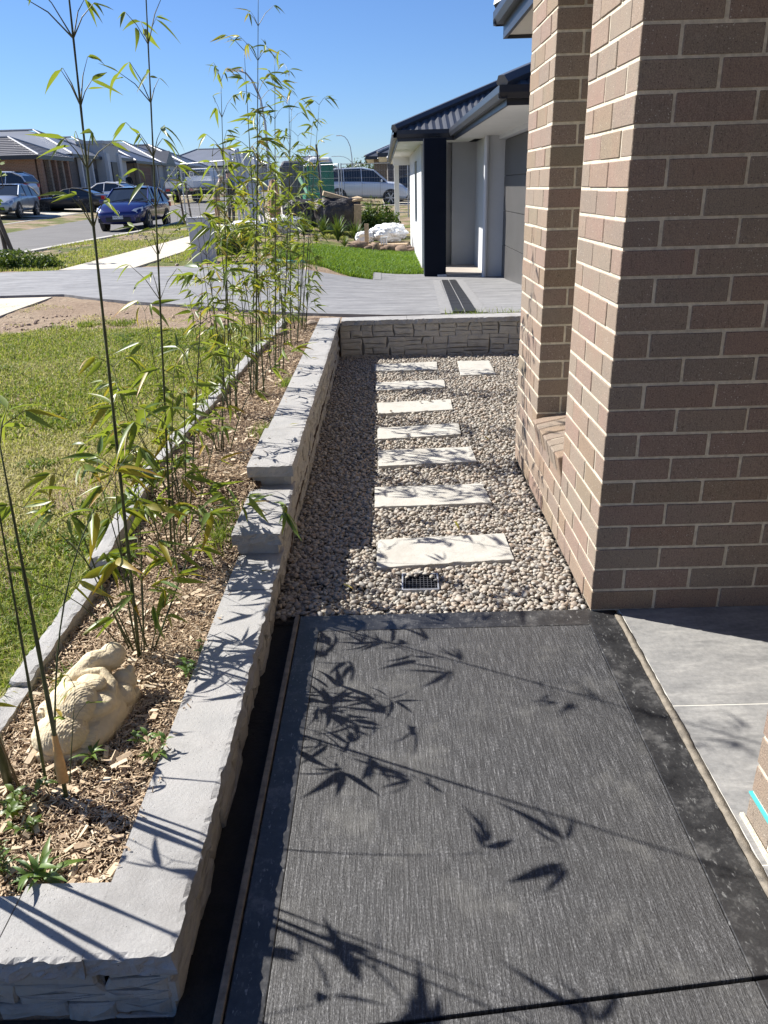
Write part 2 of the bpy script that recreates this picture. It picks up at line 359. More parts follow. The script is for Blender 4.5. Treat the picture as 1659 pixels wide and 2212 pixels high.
M['fascia'] = simple('fascia_steel', (.030, .034, .045), .38, .1, 4, metal=.2)
M['roof'] = simple('roof_steel', (.075, .080, .092), .42, .12, 2, metal=.15)
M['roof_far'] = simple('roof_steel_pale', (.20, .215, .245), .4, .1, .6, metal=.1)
M['roof_tile'] = simple('roof_tile', (.13, .125, .13), .5, .15, 1)
M['ridge'] = simple('ridge_cap', (.42, .42, .42), .35, .1, 2, metal=.2)
M['garage'] = simple('garage_door', (.075, .072, .07), .45, .08, 3, .1, 300)
M['glass'] = simple('dark_glass', (.02, .025, .03), .06, .1, 2, spec=.8)
M['frame_dark'] = simple('frame_dark', (.05, .05, .055), .5, .1, 3)
M['white'] = simple('white_paint', (.78, .78, .76), .5, .04, 4)
M['galv'] = simple('galvanised_steel', (.42, .43, .45), .45, .15, 8, metal=.5)
M['black_plastic'] = simple('black_plastic', (.02, .021, .023), .5, .2, 10)
def mk_farbrick(name, c1, c2, mo):
    mt, nt, b = newmat(name); tc = nt.nodes.new('ShaderNodeNewGeometry'); sp = nt.nodes.new('ShaderNodeSeparateXYZ'); nt.links.new(tc.outputs['Position'], sp.inputs[0])
    cb = nt.nodes.new('ShaderNodeCombineXYZ'); nt.links.new(math_(nt, 'ADD', sp.outputs[0], sp.outputs[1]), cb.inputs[0]); nt.links.new(sp.outputs[2], cb.inputs[1])
    bt = nt.nodes.new('ShaderNodeTexBrick'); bt.inputs['Scale'].default_value = 1; bt.inputs['Brick Width'].default_value = .24; bt.inputs['Row Height'].default_value = .086; bt.inputs['Mortar Size'].default_value = .008
    bt.inputs['Color1'].default_value = (*c1, 1); bt.inputs['Color2'].default_value = (*c2, 1); bt.inputs['Mortar'].default_value = (*mo, 1)
    nt.links.new(cb.outputs[0], bt.inputs[0]); nt.links.new(bt.outputs[0], b.inputs['Base Color']); b.inputs['Roughness'].default_value = .9
    return mt
M['fb_red'] = mk_farbrick('far_brick_red', (.24, .12, .075), (.17, .09, .06), (.30, .26, .21))
M['fb_dark'] = mk_farbrick('far_brick_dark', (.07, .065, .07), (.10, .085, .08), (.22, .20, .18))
M['fb_brown'] = mk_farbrick('far_brick_brown', (.20, .15, .11), (.13, .10, .08), (.36, .32, .26))
M['trunk'] = simple('bark', (.13, .10, .08), .9, .3, 20, .5, 60)
M['timber'] = simple('timber', (.40, .30, .19), .85, .25, 14, .3, 60)
M['tarp'] = simple('black_tarp', (.035, .03, .03), .55, .5, 5, .6, 12, bdist=.05)
M['bag'] = simple('white_bag', (.74, .75, .76), .6, .06, 6, .3, 20, bdist=.02)
M['portaloo'] = simple('green_plastic', (.01, .17, .10), .45, .1, 3)
M['rubber'] = simple('tyre', (.018, .018, .018), .8, .2, 10)
M['rim'] = simple('alloy', (.45, .45, .46), .35, .1, 5, metal=.7)
M['lens'] = simple('lamp_glass', (.75, .76, .78), .12, .1, 5)
M['red_lens'] = simple('red_lens', (.45, .02, .02), .2, .1, 5)
M['chrome'] = simple('chrome', (.75, .75, .76), .15, .05, 5, metal=.9)
M['skin'] = simple('skin', (.48, .30, .21), .55, .08, 10)
M['olive'] = simple('olive_shirt', (.15, .14, .085), .9, .15, 8)
M['tan'] = simple('tan_trousers', (.33, .22, .13), .9, .12, 8)
M['blackcloth'] = simple('black_clothes', (.012, .014, .018), .9, .2, 8)
M['hivis'] = simple('hi_vis_yellow', (.75, .62, .03), .8, .1, 8)
M['teal'] = simple('teal_strip', (.07, .42, .42), .5, .1, 20)
M['green_bag'] = simple('teal_plastic', (.10, .33, .28), .5, .2, 20)
M['tree_leaf'] = mk_grass('tree_leaf', [(0, (.03, .055, .025)), (.6, (.06, .09, .04)), (1, (.11, .14, .07))], .2)

# ------------------------------------------------------------ ground height
def smooth(t): t = np.clip(t, 0, 1); return t * t * (3 - 2 * t)
def bedz(y): return np.interp(y, [0, 1, 2.6, 2.8, 3.15, 3.3, 7.6], [.10, .115, .12, .17, .215, .29, .30])
def lawnz(y): return np.interp(y, [0, 1, 2.4, 4, 6, 7.6, 9, 13], [.04, .07, .12, .22, .28, .29, .31, .34])
def Hn(x, y):
    x = np.asarray(x, float); y = np.asarray(y, float)
    side = smooth((x + 2.6) / 3.2)
    down = np.clip((y - 7.9) / 5.3, 0, 1) * side * (1 - smooth((y - 20) / 14) * .95)
    z = lawnz(y) - .34 * down + .018 * np.clip(y - 30, 0, 60) + .05 * np.clip(-16.5 - x, 0, 9)
    z = z - .015
    court = ((x > -.55) & (y < 7.42)) | ((y < 1.1) & (x > -2.6))
    z = np.where(court, -.07, z)
    return z
def hz(x, y): return float(Hn(x, y))

def grid_sheet(name, xs, ys, zf, mat, bumpy=0, bs=6):
    X, Y = np.meshgrid(xs, ys); Z = zf(X, Y)
    if bumpy: Z = Z + bumpy * fbm(X * bs, Y * bs)
    V = np.stack([X.ravel(), Y.ravel(), Z.ravel()], 1); nx = len(xs); ny = len(ys)
    i = (np.arange(ny - 1)[:, None] * nx + np.arange(nx - 1)[None]).ravel()
    F = np.stack([i, i + 1, i + 1 + nx, i + nx], 1)
    return np_mesh(name, V, F, mat, True)
def geo(a, b, n, p=2.0): t = np.linspace(0, 1, n) ** p; return a + (b - a) * t
xs = np.unique(np.concatenate([-geo(9, 900, 30, 3)[::-1], np.arange(-9, -.56, .12), [-.56, -.54], np.arange(-.5, 4, .25), geo(4, 900, 30, 3)]))
ys = np.unique(np.concatenate([-geo(1, 900, 20, 3)[::-1], np.arange(-1, 7.3, .12), [7.41, 7.43], np.arange(7.5, 26, .15), geo(26, 1500, 60, 2.5)]))
g = link('ground', grid_sheet('ground', xs, ys, lambda X, Y: Hn(X, Y) + np.where((X > -7.9) & (X < .4) & (Y > 7.5) & (Y < 25), .014, 0) * fbm(X * 3, Y * 3) - np.where((X < -8) & (X > -16.6), .12, 0), M['ground'])); g['kind'] = 'structure'
# lawn base sheet
xs = np.arange(-7.2, -1.13, .1); ys = np.arange(-1, 7.75, .1)
l = link('lawn', grid_sheet('lawn', xs, ys, lambda X, Y: Hn(X, Y) + .006 + .012 * fbm(X * 2, Y * 2) - .05 * smooth((Y - 7.4) / .3), M['lawn_base'])); l['kind'] = 'structure'
# garden bed
xs = np.arange(-1.11, -.45, .02); ys = np.arange(1.1, 7.9, .04)
l = link('garden_bed', grid_sheet('garden_bed', xs, ys, lambda X, Y: bedz(Y) + np.where(Y < .95, -.2, 0) - .012 + .008 * fbm(X * 14, Y * 14) - np.where(X > -.57, .2, 0), M['bed_soil'])); l['kind'] = 'structure'
# far strips : road, kerbs, footpath
def strip(name, x0, x1, y0, y1, dz, mat, step=1.0, thick=0, sep=[]):
    ys = np.arange(y0, y1 + step, step); mb = MB(); v = []; f = []
    for y in ys:
        z = hz((x0 + x1) / 2, y) + dz; v += [(x0, y, z), (x1, y, z), (x1, y, z - thick), (x0, y, z - thick)] if thick else [(x0, y, z), (x1, y, z)]
    k = 4 if thick else 2
    for i in range(len(ys) - 1):
        for j in (range(4) if thick else range(1)): f.append((i * k + j, i * k + (j + 1) % k, (i + 1) * k + (j + 1) % k, (i + 1) * k + j))
    if thick: f += [(3, 2, 1, 0), tuple(len(v) - 4 + j for j in range(4))]
    mb.add(v, f); o = mb.build(name, mat); o['kind'] = 'structure'; return o
strip('road', -16.35, -8.35, -30, 260, -.09, M['asphalt'])
strip('kerb', -8.42, -8.2, -30, 160, .012, M['kerb'], thick=.2)
strip('kerb', -16.55, -16.35, -30, 160, .012, M['kerb'], thick=.2)
strip('footpath', -5.42, -4.2, -12, 10.0, .02, M['concrete'], .5, .12)
strip('footpath', -5.45, -4.2, 13.42, 70, .03, M['concrete'], .5, .12)
# opposite driveways
for y0, y1 in ((40.5, 45), (47.5, 51), (58, 63), (74, 79), (92, 97)):
    mb = MB(); 
    vs = [(x, y, hz(x, y) + .03) for y in (y0, y1) for x in np.arange(-27.5, -16.4, 1.0)]; n = len(vs) // 2
    mb.add(vs, [(i, i + 1, n + i + 1, n + i) for i in range(n - 1)]); o = mb.build('opposite_driveway', M['concrete']); o['kind'] = 'structure'
mb = MB(); vs = [(x, y, hz(x, y) + .03) for y in (43.5, 60) for x in np.arange(0, 9, 1.0)]; n = 9
mb.add(vs, [(i, i + 1, n + i + 1, n + i) for i in range(n - 1)]); o = mb.build('far_driveway', M['concrete']); o['kind'] = 'structure'
# stamped driveway slab
poly = [(-8.2, 10.15), (-5.5, 10.15), (-4.1, 10.12), (-3.5, 9.62), (-2.85, 9.2), (-1.66, 8.53), (-.68, 8.06), (.0, 7.82), (.75, 7.74), (1.33, 7.78), (2.1, 8.3), (2.6, 8.6), (2.6, 13.2), (1.9, 14.2), (.7, 14.42), (-.2, 14.42), (-.2, 13.25), (-.8, 13.35), (-1.6, 13.6), (-2.36, 13.45), (-3.2, 13.4), (-4.24, 13.4), (-6.3, 13.2), (-8.2, 13.2)]
def triclip(poly, step):
    bm = bmesh.new(); vs = [bm.verts.new((x, y, 0)) for x, y in poly]; bm.faces.new(vs)
    lo = [min(p[i] for p in poly) for i in (0, 1)]; hi = [max(p[i] for p in poly) for i in (0, 1)]
    for ax in (0, 1):
        t = lo[ax] + step
        while t < hi[ax]:
            no = (1, 0, 0) if ax == 0 else (0, 1, 0); co = (t, 0, 0) if ax == 0 else (0, t, 0)
            bmesh.ops.bisect_plane(bm, geom=bm.verts[:] + bm.edges[:] + bm.faces[:], plane_co=co, plane_no=no); t += step
    return bm
bm = triclip(poly, .3)
top = bm.faces[:]
r = bmesh.ops.extrude_face_region(bm, geom=top)
for v in [e for e in r['geom'] if isinstance(e, bmesh.types.BMVert)]: v.co.z = 1
for v in bm.verts: v.co.z = hz(v.co.x, v.co.y) + (.035 if v.co.z > .5 else -.1)
bmesh.ops.recalc_face_normals(bm, faces=bm.faces)
me = bpy.data.meshes.new('driveway'); bm.to_mesh(me); bm.free(); me.materials.append(M['drive']); o = link('driveway', me); o['kind'] = 'structure'
# drain band across driveway (two dark rows of setts with a light joint) and paler margins
def dz_(x, y): return hz(x, y) + .041
def lineband(name, xa, ya, xb, yb, w, mat, off=0, dz=0, parent=None, seg=14, gap=0):
    mb = MB(); a = Vector((xa, ya)); b = Vector((xb, yb)); d = (b - a).normalized(); nrm = Vector((d.y, -d.x))
    for i in range(seg):
        t0 = i / seg; t1 = (i + 1) / seg - gap
        p0 = a + (b - a) * t0 + nrm * off; p1 = a + (b - a) * t1 + nrm * off
        q = [p0 - nrm * w / 2, p0 + nrm * w / 2, p1 + nrm * w / 2, p1 - nrm * w / 2]
        mb.add([(p.x, p.y, dz_(p.x, p.y) + dz) for p in q], [(0, 1, 2, 3)])
    return mb.build(name, mat, parent)
dr = empty('drain_strip', (0, 0, 0)); dr['kind'] = 'structure'
lineband('joint', .78, 7.78, 1.06, 13.3, .25, M['drive_lite'], 0, 0, dr)
for k, off in enumerate((-.062, .062)):
    for i in range(14):
        a = Vector((.78, 7.78)); b = Vector((1.06, 13.3)); d = (b - a).normalized(); n_ = Vector((d.y, -d.x))
        c = a + (b - a) * ((i + .5) / 14) + n_ * off; L = (b - a).length / 14 * .96
        mb = MB(); rot = Matrix.Rotation(math.atan2(d.y, d.x), 3, 'Z'); 
        slope = math.atan2(hz(c.x, c.y + .2) - hz(c.x, c.y - .2), .4)
        mb.rbox((0, 0, 0), (L, .105, .02)); o = mb.build('sett', M['black_plastic'], dr)
        o.location = (c.x, c.y, dz_(c.x, c.y) + .0); o.rotation_euler = Euler((0, -slope, math.atan2(d.y, d.x)))
for xa, ya, xb, yb in ((.95, 7.78, 1.25, 13.3), (.60, 7.78, .86, 13.3)):
    o = lineband('driveway_margin', xa, ya, xb, yb, .12, M['drive_lite']); o['kind'] = 'structure'
o = lineband('driveway_margin', -.12, 13.3, -.12, 14.4, .12, M['drive_lite'], seg=4); o['kind'] = 'structure'

# ------------------------------------------------------------ entry path
def surf(name, x0, x1, y0, y1, z, mat, thick=.08, bev=.004, parent=None):
    o = MB().box(x0, x1, y0, y1, z - thick, z).build(name, mat, parent, bevel=bev); 
    if parent is None: o['kind'] = 'structure'
    return o
pa = empty('entry_path'); pa['kind'] = 'structure'
JT = lambda x: .985 + .105 * (x + 0) # joint line y at x
def pslab(name, poly, mat, z=0, bev=.003): return MB().prism(poly, z - .08, z).build(name, mat, pa, bevel=bev)
g_ = .004
pslab('concrete_slab', [(-.273, JT(-.273) + g_), (.708, JT(.708) + g_), (.712, 2.418), (-.273, 2.418)], M['path'])
pslab('border_band', [(-.352, JT(-.352) + g_), (-.2735, JT(-.2735) + g_), (-.2735, 2.4185), (.7125, 2.4185), (.7085, JT(.7085) + g_), (.822, JT(.822) + g_), (.822, 2.505), (.77, 2.53), (-.352, 2.53)], M['band'])
pslab('concrete_slab', [(-.273, -1.5), (.708, -1.5), (.708, JT(.708) - g_), (-.273, JT(-.273) - g_)], M['path'])
pslab('border_band', [(-.352, -1.5), (-.2735, -1.5), (-.2735, JT(-.2735) - g_), (-.352, JT(-.352) - g_)], M['band'])
pslab('border_band', [(.7085, -1.5), (.822, -1.5), (.822, JT(.822) - g_), (.7085, JT(.7085) - g_)], M['band'])
surf('path_edging', -.372, -.355, -1.5, 2.53, .006, M['edge_strip'], .1, .003)
surf('drain_gap', -.46, -.3725, -1.5, 2.52, -.035, M['dark_soil'], .05, 0)
surf('front_paving', -3.0, -.46, -1.5, 1.045, -.06, M['dark_soil'], .05, 0)
# porch: mortar edging strip and tiles
def rslab(x0, x1, y0, y1, z0, z1, res=.03, amp=.006, sides='xXyY', top=0.0, fs=18, seed=0, bot=False, chip=.6):
    """gridded slab with broken-faced sides; returns (V,F)"""
    nx = max(1, int(round((x1 - x0) / res))); ny = max(1, int(round((y1 - y0) / res))); nz = max(2, int(round((z1 - z0) / (res * .6))))
    idx = {}; V = []; F = []
    def vid(i, j, k):
        key = (i, j, k)
        if key not in idx:
            idx[key] = len(V); V.append((x0 + (x1 - x0) * i / nx, y0 + (y1 - y0) * j / ny, z0 + (z1 - z0) * k / nz, i, j, k))
        return idx[key]
    for i in range(nx):
        for j in range(ny):
            F.append((vid(i, j, nz), vid(i + 1, j, nz), vid(i + 1, j + 1, nz), vid(i, j + 1, nz)))
            F.append((vid(i, j, 0), vid(i, j + 1, 0), vid(i + 1, j + 1, 0), vid(i + 1, j, 0)))
    for k in range(nz):
        for i in range(nx):
            F.append((vid(i, 0, k), vid(i + 1, 0, k), vid(i + 1, 0, k + 1), vid(i, 0, k + 1)))
            F.append((vid(i, ny, k), vid(i, ny, k + 1), vid(i + 1, ny, k + 1), vid(i + 1, ny, k)))
        for j in range(ny):
            F.append((vid(0, j, k), vid(0, j, k + 1), vid(0, j + 1, k + 1), vid(0, j + 1, k)))
            F.append((vid(nx, j, k), vid(nx, j + 1, k), vid(nx, j + 1, k + 1), vid(nx, j, k + 1)))
    A = np.array(V); P = A[:, :3].copy(); I = A[:, 3]; J = A[:, 4]; K = A[:, 5]
    n1 = fbm(P[:, 0] * fs + seed, P[:, 1] * fs + seed * 1.7, P[:, 2] * fs, 3); n2 = np.abs(fbm(P[:, 0] * fs * 2 + 9 + seed, P[:, 1] * fs * 2, P[:, 2] * fs * 3 + 4, 2))
    d = amp * (n1 + n2 * .8)
    edge = np.where(K == nz, chip, 1.0)
    if 'x' in sides: P[I == 0, 0] += (d * edge)[I == 0]
    if 'X' in sides: P[I == nx, 0] -= (d * edge)[I == nx]
    if 'y' in sides: P[J == 0, 1] += (d * edge)[J == 0]
    if 'Y' in sides: P[J == ny, 1] -= (d * edge)[J == ny]
    tp = (K == nz)
    if top: P[tp, 2] += top * fbm(P[tp, 0] * 6 + seed, P[tp, 1] * 6, 0.0, 3)
    e = tp & (((I == 0) & ('x' in sides)) | ((I == nx) & ('X' in sides)) | ((J == 0) & ('y' in sides)) | ((J == ny) & ('Y' in sides)))
    P[e, 2] -= np.abs(n2[e]) * amp * .9
    return P, np.array(F)
def rock(name, mat, parent=None, smooth_=False, **kw):
    P, F = rslab(**kw); me = np_mesh(name, P, F, mat, smooth_); return link(name, me, parent)

ped = rock('porch_edging', M['edge_strip'], smooth_=True, x0=.8225, x1=.846, y0=-1.5, y1=2.485, z0=-.05, z1=.006, res=.02, amp=.004, sides='xX', top=.003, fs=30); ped['kind'] = 'structure'
pf = empty('porch_floor'); pf['kind'] = 'structure'
MB().box(.847, 4.0, -1.5, 3.4, -.06, .0032).build('grout', M['grout'], pf)
yj = 1.933
for k in range(-5, 3):
    for xa, xb in ((.8475, 2.045), (2.05, 3.25)):
        y0 = yj + .6 * k + .0025; y1 = yj + .6 * (k + 1) - .0025
        if k == 0: y1 = 2.517
        if k >= 1: continue
        MB().box(xa, xb, y0, y1, -.01, .004).build('tile', M['tile'], pf)

# ------------------------------------------------------------ brick house portico
def chamfer_box(name, sx, sy, sz, b, mat):
    bm = bmesh.new(); bmesh.ops.create_cube(bm, size=1)
    for v in bm.verts: v.co = Vector((v.co.x * sx, v.co.y * sy, v.co.z * sz))
    bmesh.ops.bevel(bm, geom=bm.edges[:], offset=b, segments=1, affect='EDGES')
    me = bpy.data.meshes.new(name); bm.to_mesh(me); bm.free(); me.materials.append(mat); return me
CH = .086
BL, BW, BH = .230, .110, .0765
bm_full = chamfer_box('brick', BL, BW, BH, .0022, M['brick']); bm_half = chamfer_box('brick', BW, BW, BH, .0022, M['brick'])
bm_rowlock = chamfer_box('sill_brick', .225, .076, .11, .004, M['brick'])
house = empty('brick_house', (.739, 2.515, 0), 0, 'tan brick porch wall and piers of the near house, with dark eave above', 'house')
HO = Vector((.739, 2.515, 0))
def put(me, c, rz=0, parent=house, o=HO, jit=.0012, name='brick', ry=0):
    ob = link(name, me, parent); ob.location = Vector(c) - o + Vector([random.uniform(-jit, jit) for _ in range(3)])
    ob.rotation_euler = (random.uniform(-.004, .004), ry, rz + random.uniform(-.005, .005)); ob.scale = (random.uniform(.988, 1.004), 1, random.uniform(.975, 1.01)); return ob
NROW = 28
def front_run(xs_, n, yf, k, par, parent=house, o=HO):   # facing -y, corner at xs_
    z = k * CH + .043; st = 0 if k % 2 == par else .12
    for i in range(n):
        if st and i == n - 1: break
        put(bm_full, (xs_ + st + .24 * i + BL / 2, yf + BW / 2, z), 0, parent, o)
def side_run(xf, y0, n, k, par, parent=house, o=HO, tail=True):   # facing -x from corner y0
    z = k * CH + .043; full = (k % 2 != par)
    st = 0 if full else .12
    for i in range(n): put(bm_full, (xf + BW / 2, y0 + st + .24 * i + BL / 2, z), math.pi / 2, parent, o)
    if full: put(bm_half, (xf + BW / 2, y0 + .24 * n + BW / 2, z), 0, parent, o)
X0 = .739; Y0 = 2.515
for k in range(NROW):
    front_run(X0, 4 if k % 2 else 3, Y0, k, 0)
    side_run(X0, Y0, 2, k, 0)
# rear pier: y 3.72..4.31 ; camera-facing face at y=3.72
Y1 = 3.715
for k in range(NROW):
    if k >= 5:
        front_run(X0, 2, Y1, k, 0)
    elif k % 2 == 0: put(bm_half, (X0 + BW / 2, Y1 + BW / 2, k * CH + .043))
    side_run(X0, Y1, 2, k, 0)
for k in range(4):   # low wall under the opening, y 3.125..3.71
    z = k * CH + .043
    st = .005 if k % 2 else .125
    for i in range(2): put(bm_full, (X0 + BW / 2 + .0, 3.12 + st + .24 * i + BL / 2, z), math.pi / 2)
    put(bm_half, (X0 + BW / 2, 3.12 + (st + .48 + BW / 2 if k % 2 else .005 + BW / 2), z))
for i in range(7):
    put(bm_rowlock, (X0 + .102, 3.118 + .043 + i * .0845, .370), 0, name='sill_brick', ry=R(-12))
mo = MB(); i_ = .0035
mo.box(X0 + i_, 4.2, Y0 + i_, Y0 + .60, .0, NROW * CH)
mo.box(X0 + i_, X0 + .60, Y1 + i_, Y1 + .59, .0, NROW * CH)
mo.box(X0 + i_ + .001, X0 + .25, 3.11, Y1 + .02, .0, .345)
mo.extr([(X0 + .004, .32), (X0 + .24, .33), (X0 + .24, .448), (X0 + .006, .400)], 'y', 3.112, 3.712)
mo.build('mortar', M['mortar'], house).location = -HO
# bricks further right than the frame, joined
ex = MB()
for k in range(NROW):
    st = 0 if k % 2 == 0 else .12
    n0 = 3
    for i in range(n0, 9):
        x = X0 + st + .24 * i; ex.box(x, x + BL, Y0, Y0 + .05, k * CH + .0048, k * CH + .0812)
ex.build('brickwork', M['brick'], house, kind='stuff').location = -HO
# beam over the opening, soffit, fascia, gutter and roof of the near house
hp = MB(); hp.box(X0 + .004, X0 + .3, Y0 + .01, Y1 + .59, NROW * CH + .002, 2.7); hp.build('beam', M['brick'], house).location = -HO
EX = .93; EY = 7.28
MB().box(EX + .10, 5, 4.4, EY - .10, 2.585, 2.60).build('soffit', M['soffit'], house).location = -HO
MB().box(2.75, 3.0, -2.6, 2.52, 0, 2.70).box(.9, 3.0, -2.8, -2.61, 0, 2.70).build('unseen_entry_wall', M['fb_brown'], house).location = -HO  # unseen house walls, added to keep sky light off the brick front
MB().box(1.40, 5, 4.4, EY - .6, 0, 2.584).build('side_wall', M['fb_brown'], house).location = -HO
fa = MB(); fa.box(EX + .075, EX + .10, 4.4, EY - .075, 2.56, 2.74); fa.box(EX + .10, 5, EY - .10, EY - .075, 2.56, 2.74); fa.build('fascia', M['fascia'], house).location = -HO
def gutter(name, pts, z, parent, mat, off=(0, 0, 0), w=.085, h=.10):
    """quad gutter along an axis-aligned polyline, outer edge on the line, body to the right-hand side"""
    mb = MB()
    for (xa, ya), (xb, yb) in zip(pts[:-1], pts[1:]):
        d = Vector((xb - xa, yb - ya)); L = d.length; d.normalize(); n_ = Vector((d.y, -d.x))
        prof = [(0, z), (-.0, z - h * .55), (.02, z - h), (w, z - h), (w, z - .01), (w - .004, z - .01), (w - .004, z - h + .006), (.022, z - h + .006), (.006, z - h * .55), (.006, z - .006), (.016, z - .006), (.016, z)]
        a = Vector((xa, ya)); b = Vector((xb, yb))
        va = [(a.x + n_.x * p + d.x * 0, a.y + n_.y * p, zz) for p, zz in prof]; vb = [(b.x + n_.x * p, b.y + n_.y * p, zz) for p, zz in prof]
        k = len(prof); mb.add(va + vb, [tuple(range(k - 1, -1, -1)), tuple(range(k, 2 * k))] + [(i, (i + 1) % k, k + (i + 1) % k, k + i) for i in range(k)])
    o = mb.build(name, mat, parent); o.location = off; return o
gutter('gutter', [(EX, 4.4), (EX, EY), (5, EY)], 2.76, house, M['fascia'], -HO)
MB().box(.50, 4.2, -2.5, 4.39, 2.702, 2.72).build('porch_ceiling', M['soffit'], house).location = -HO
MB().box(.47, .4995, -2.5, 4.39, 2.69, 2.86).build('porch_fascia', M['fascia'], house).location = -HO
def roof_plane(mb, P0, P1, inn, pitch, vmax, corr=None, cut0=True, cut1=True, rows=0):
    """one hip roof face on eave P0->P1, rising along inn; corr=(pitch, amp) folds ribs"""
    P0 = Vector(P0); P1 = Vector(P1); L = (P1 - P0).length; e = (P1 - P0) / L; inn = Vector(inn).normalized()
    t = math.tan(R(pitch)); nrm = (Vector((0, 0, 1)) - inn * t).normalized()
    step = corr[0] / 4 if corr else L / max(1, int(L / 1.5)); n = max(2, int(L / step)); step = L / n
    def vlen(u):
        v = vmax
        if cut0: v = min(v, u)
        if cut1: v = min(v, L - u)
        return max(v, 0)
    if rows:
        m = int(vmax / .30) + 1
        for k in range(m):
            a = k * .30; b = min((k + 1) * .30 + .02, vmax)
            if a >= vmax: break
            ua, ub = (a if cut0 else 0), L - (a if cut1 else 0); wa, wb = (b if cut0 else 0), L - (b if cut1 else 0)
            if ub <= ua: break
            if wb < wa: wa = wb = (wa + wb) / 2
            q = [P0 + e * ua + inn * a + Vector((0, 0, a * t + .045)), P0 + e * ub + inn * a + Vector((0, 0, a * t + .045)), P0 + e * wb + inn * b + Vector((0, 0, b * t)), P0 + e * wa + inn * b + Vector((0, 0, b * t))]
            q2 = [P0 + e * ua + inn * a + Vector((0, 0, a * t)), P0 + e * ub + inn * a + Vector((0, 0, a * t))]
            mb.add(q + q2, [(0, 1, 2, 3), (4, 5, 1, 0)])
        return
    vs = []
    for i in range(n + 1):
        u = i * step; o_ = nrm * (corr[1] * math.sin(2 * math.pi * u / corr[0])) if corr else Vector((0, 0, 0)); v = vlen(u)
        vs += [P0 + e * u + o_, P0 + e * u + inn * v + Vector((0, 0, v * t)) + o_]
    mb.add(vs, [(2 * i, 2 * i + 2, 2 * i + 3, 2 * i + 1) for i in range(n)])
def hip_roof(x0, x1, y0, y1, z, pitch, mat, parent, off=(0, 0, 0), corr=None, rows=0, capmat=None, faces='SWEN'):
    h = min(x1 - x0, y1 - y0) / 2; mb = MB(); t = math.tan(R(pitch))
    if 'S' in faces: roof_plane(mb, (x0, y0, z), (x1, y0, z), (0, 1, 0), pitch, h, corr, rows=rows)
    if 'N' in faces: roof_plane(mb, (x1, y1, z), (x0, y1, z), (0, -1, 0), pitch, h, corr if 'n' in faces else None, rows=rows)
    if 'W' in faces: roof_plane(mb, (x0, y1, z), (x0, y0, z), (1, 0, 0), pitch, h, corr, rows=rows)
    if 'E' in faces: roof_plane(mb, (x1, y0, z), (x1, y1, z), (-1, 0, 0), pitch, h, corr, rows=rows)
    o = mb.build('roof', mat, parent, fix=False); o.location = off
    cp = MB(); zr = z + h * t
    if x1 - x0 > y1 - y0: ra, rb = (x0 + h, y0 + h, zr), (x1 - h, y0 + h, zr); prs = [((x0, y0, z), ra), ((x0, y1, z), ra), ((x1, y0, z), rb), ((x1, y1, z), rb), (ra, rb)]
    else: ra, rb = (x0 + h, y0 + h, zr), (x0 + h, y1 - h, zr); prs = [((x0, y0, z), ra), ((x1, y0, z), ra), ((x0, y1, z), rb), ((x1, y1, z), rb), (ra, rb)]
    for a, b in prs:
        if (Vector(a) - Vector(b)).length > .2: cp.tube([Vector(a) + Vector((0, 0, .04)), Vector(b) + Vector((0, 0, .04))], .07 if h < 6 else .1, 6)
    c = cp.build('ridge_cap', capmat or mat, o)
    return o
hip_roof(EX + .04, 8, -1.0, EY - .04, 2.755, 22.5, M['roof'], house, -HO, corr=(.152, .012), capmat=M['roof'])
# right-hand porch column with teal strip
pc = empty('brick_column', (.871, 1.481, 0), 0, 'tan brick porch column at the right edge with a teal strip between courses', 'column')
CO = Vector((.871, 1.481, 0))
for k in range(20):
    z = k * CH + .004 + .043
    full = k % 2
    ys_ = [(1.481 - .115, bm_full)] if full else [(1.481 - .055, bm_half), (1.481 - .12 - .115, bm_full)]
    if full: ys_.append((1.481 - .24 - .055, bm_half))
    for yy, me in ys_: put(me, (.872 + BW / 2, yy, z), math.pi / 2, pc, CO)
    put(bm_full if full else bm_full, (.872 + .12 + .115 if not full else .872 + .12 + .115, 1.481 - BW / 2, z), 0, pc, CO)
mm = MB(); mm.box(.871 + .004, .871 + .35, 1.481 - .35 + .006, 1.481 - .006, .002, 20 * CH); mm.build('mortar', M['mortar'], pc).location = -CO
tt = MB(); tt.box(.8665, .88, 1.135, 1.479, .0865, .0915); tt.build('teal_strip', M['teal'], pc).location = -CO
gm = MB(); gm.box(.861, .8705, 1.135, 1.49, .0042, .012); gm.build('mortar_bead', M['mortar'], pc).location = -CO

# ------------------------------------------------------------ retaining walls
lw = empty('retaining_wall', (-.52, 1.04, 0), 0, 'stepped grey stone retaining wall with smooth coping beside the garden bed', 'retaining wall')
LO = Vector((-.52, 1.04, 0))
def cope(parent, O, **kw):
    o = rock('coping_stone', M['coping'], parent, False, **kw); o.location = -O; return o
CT = .052
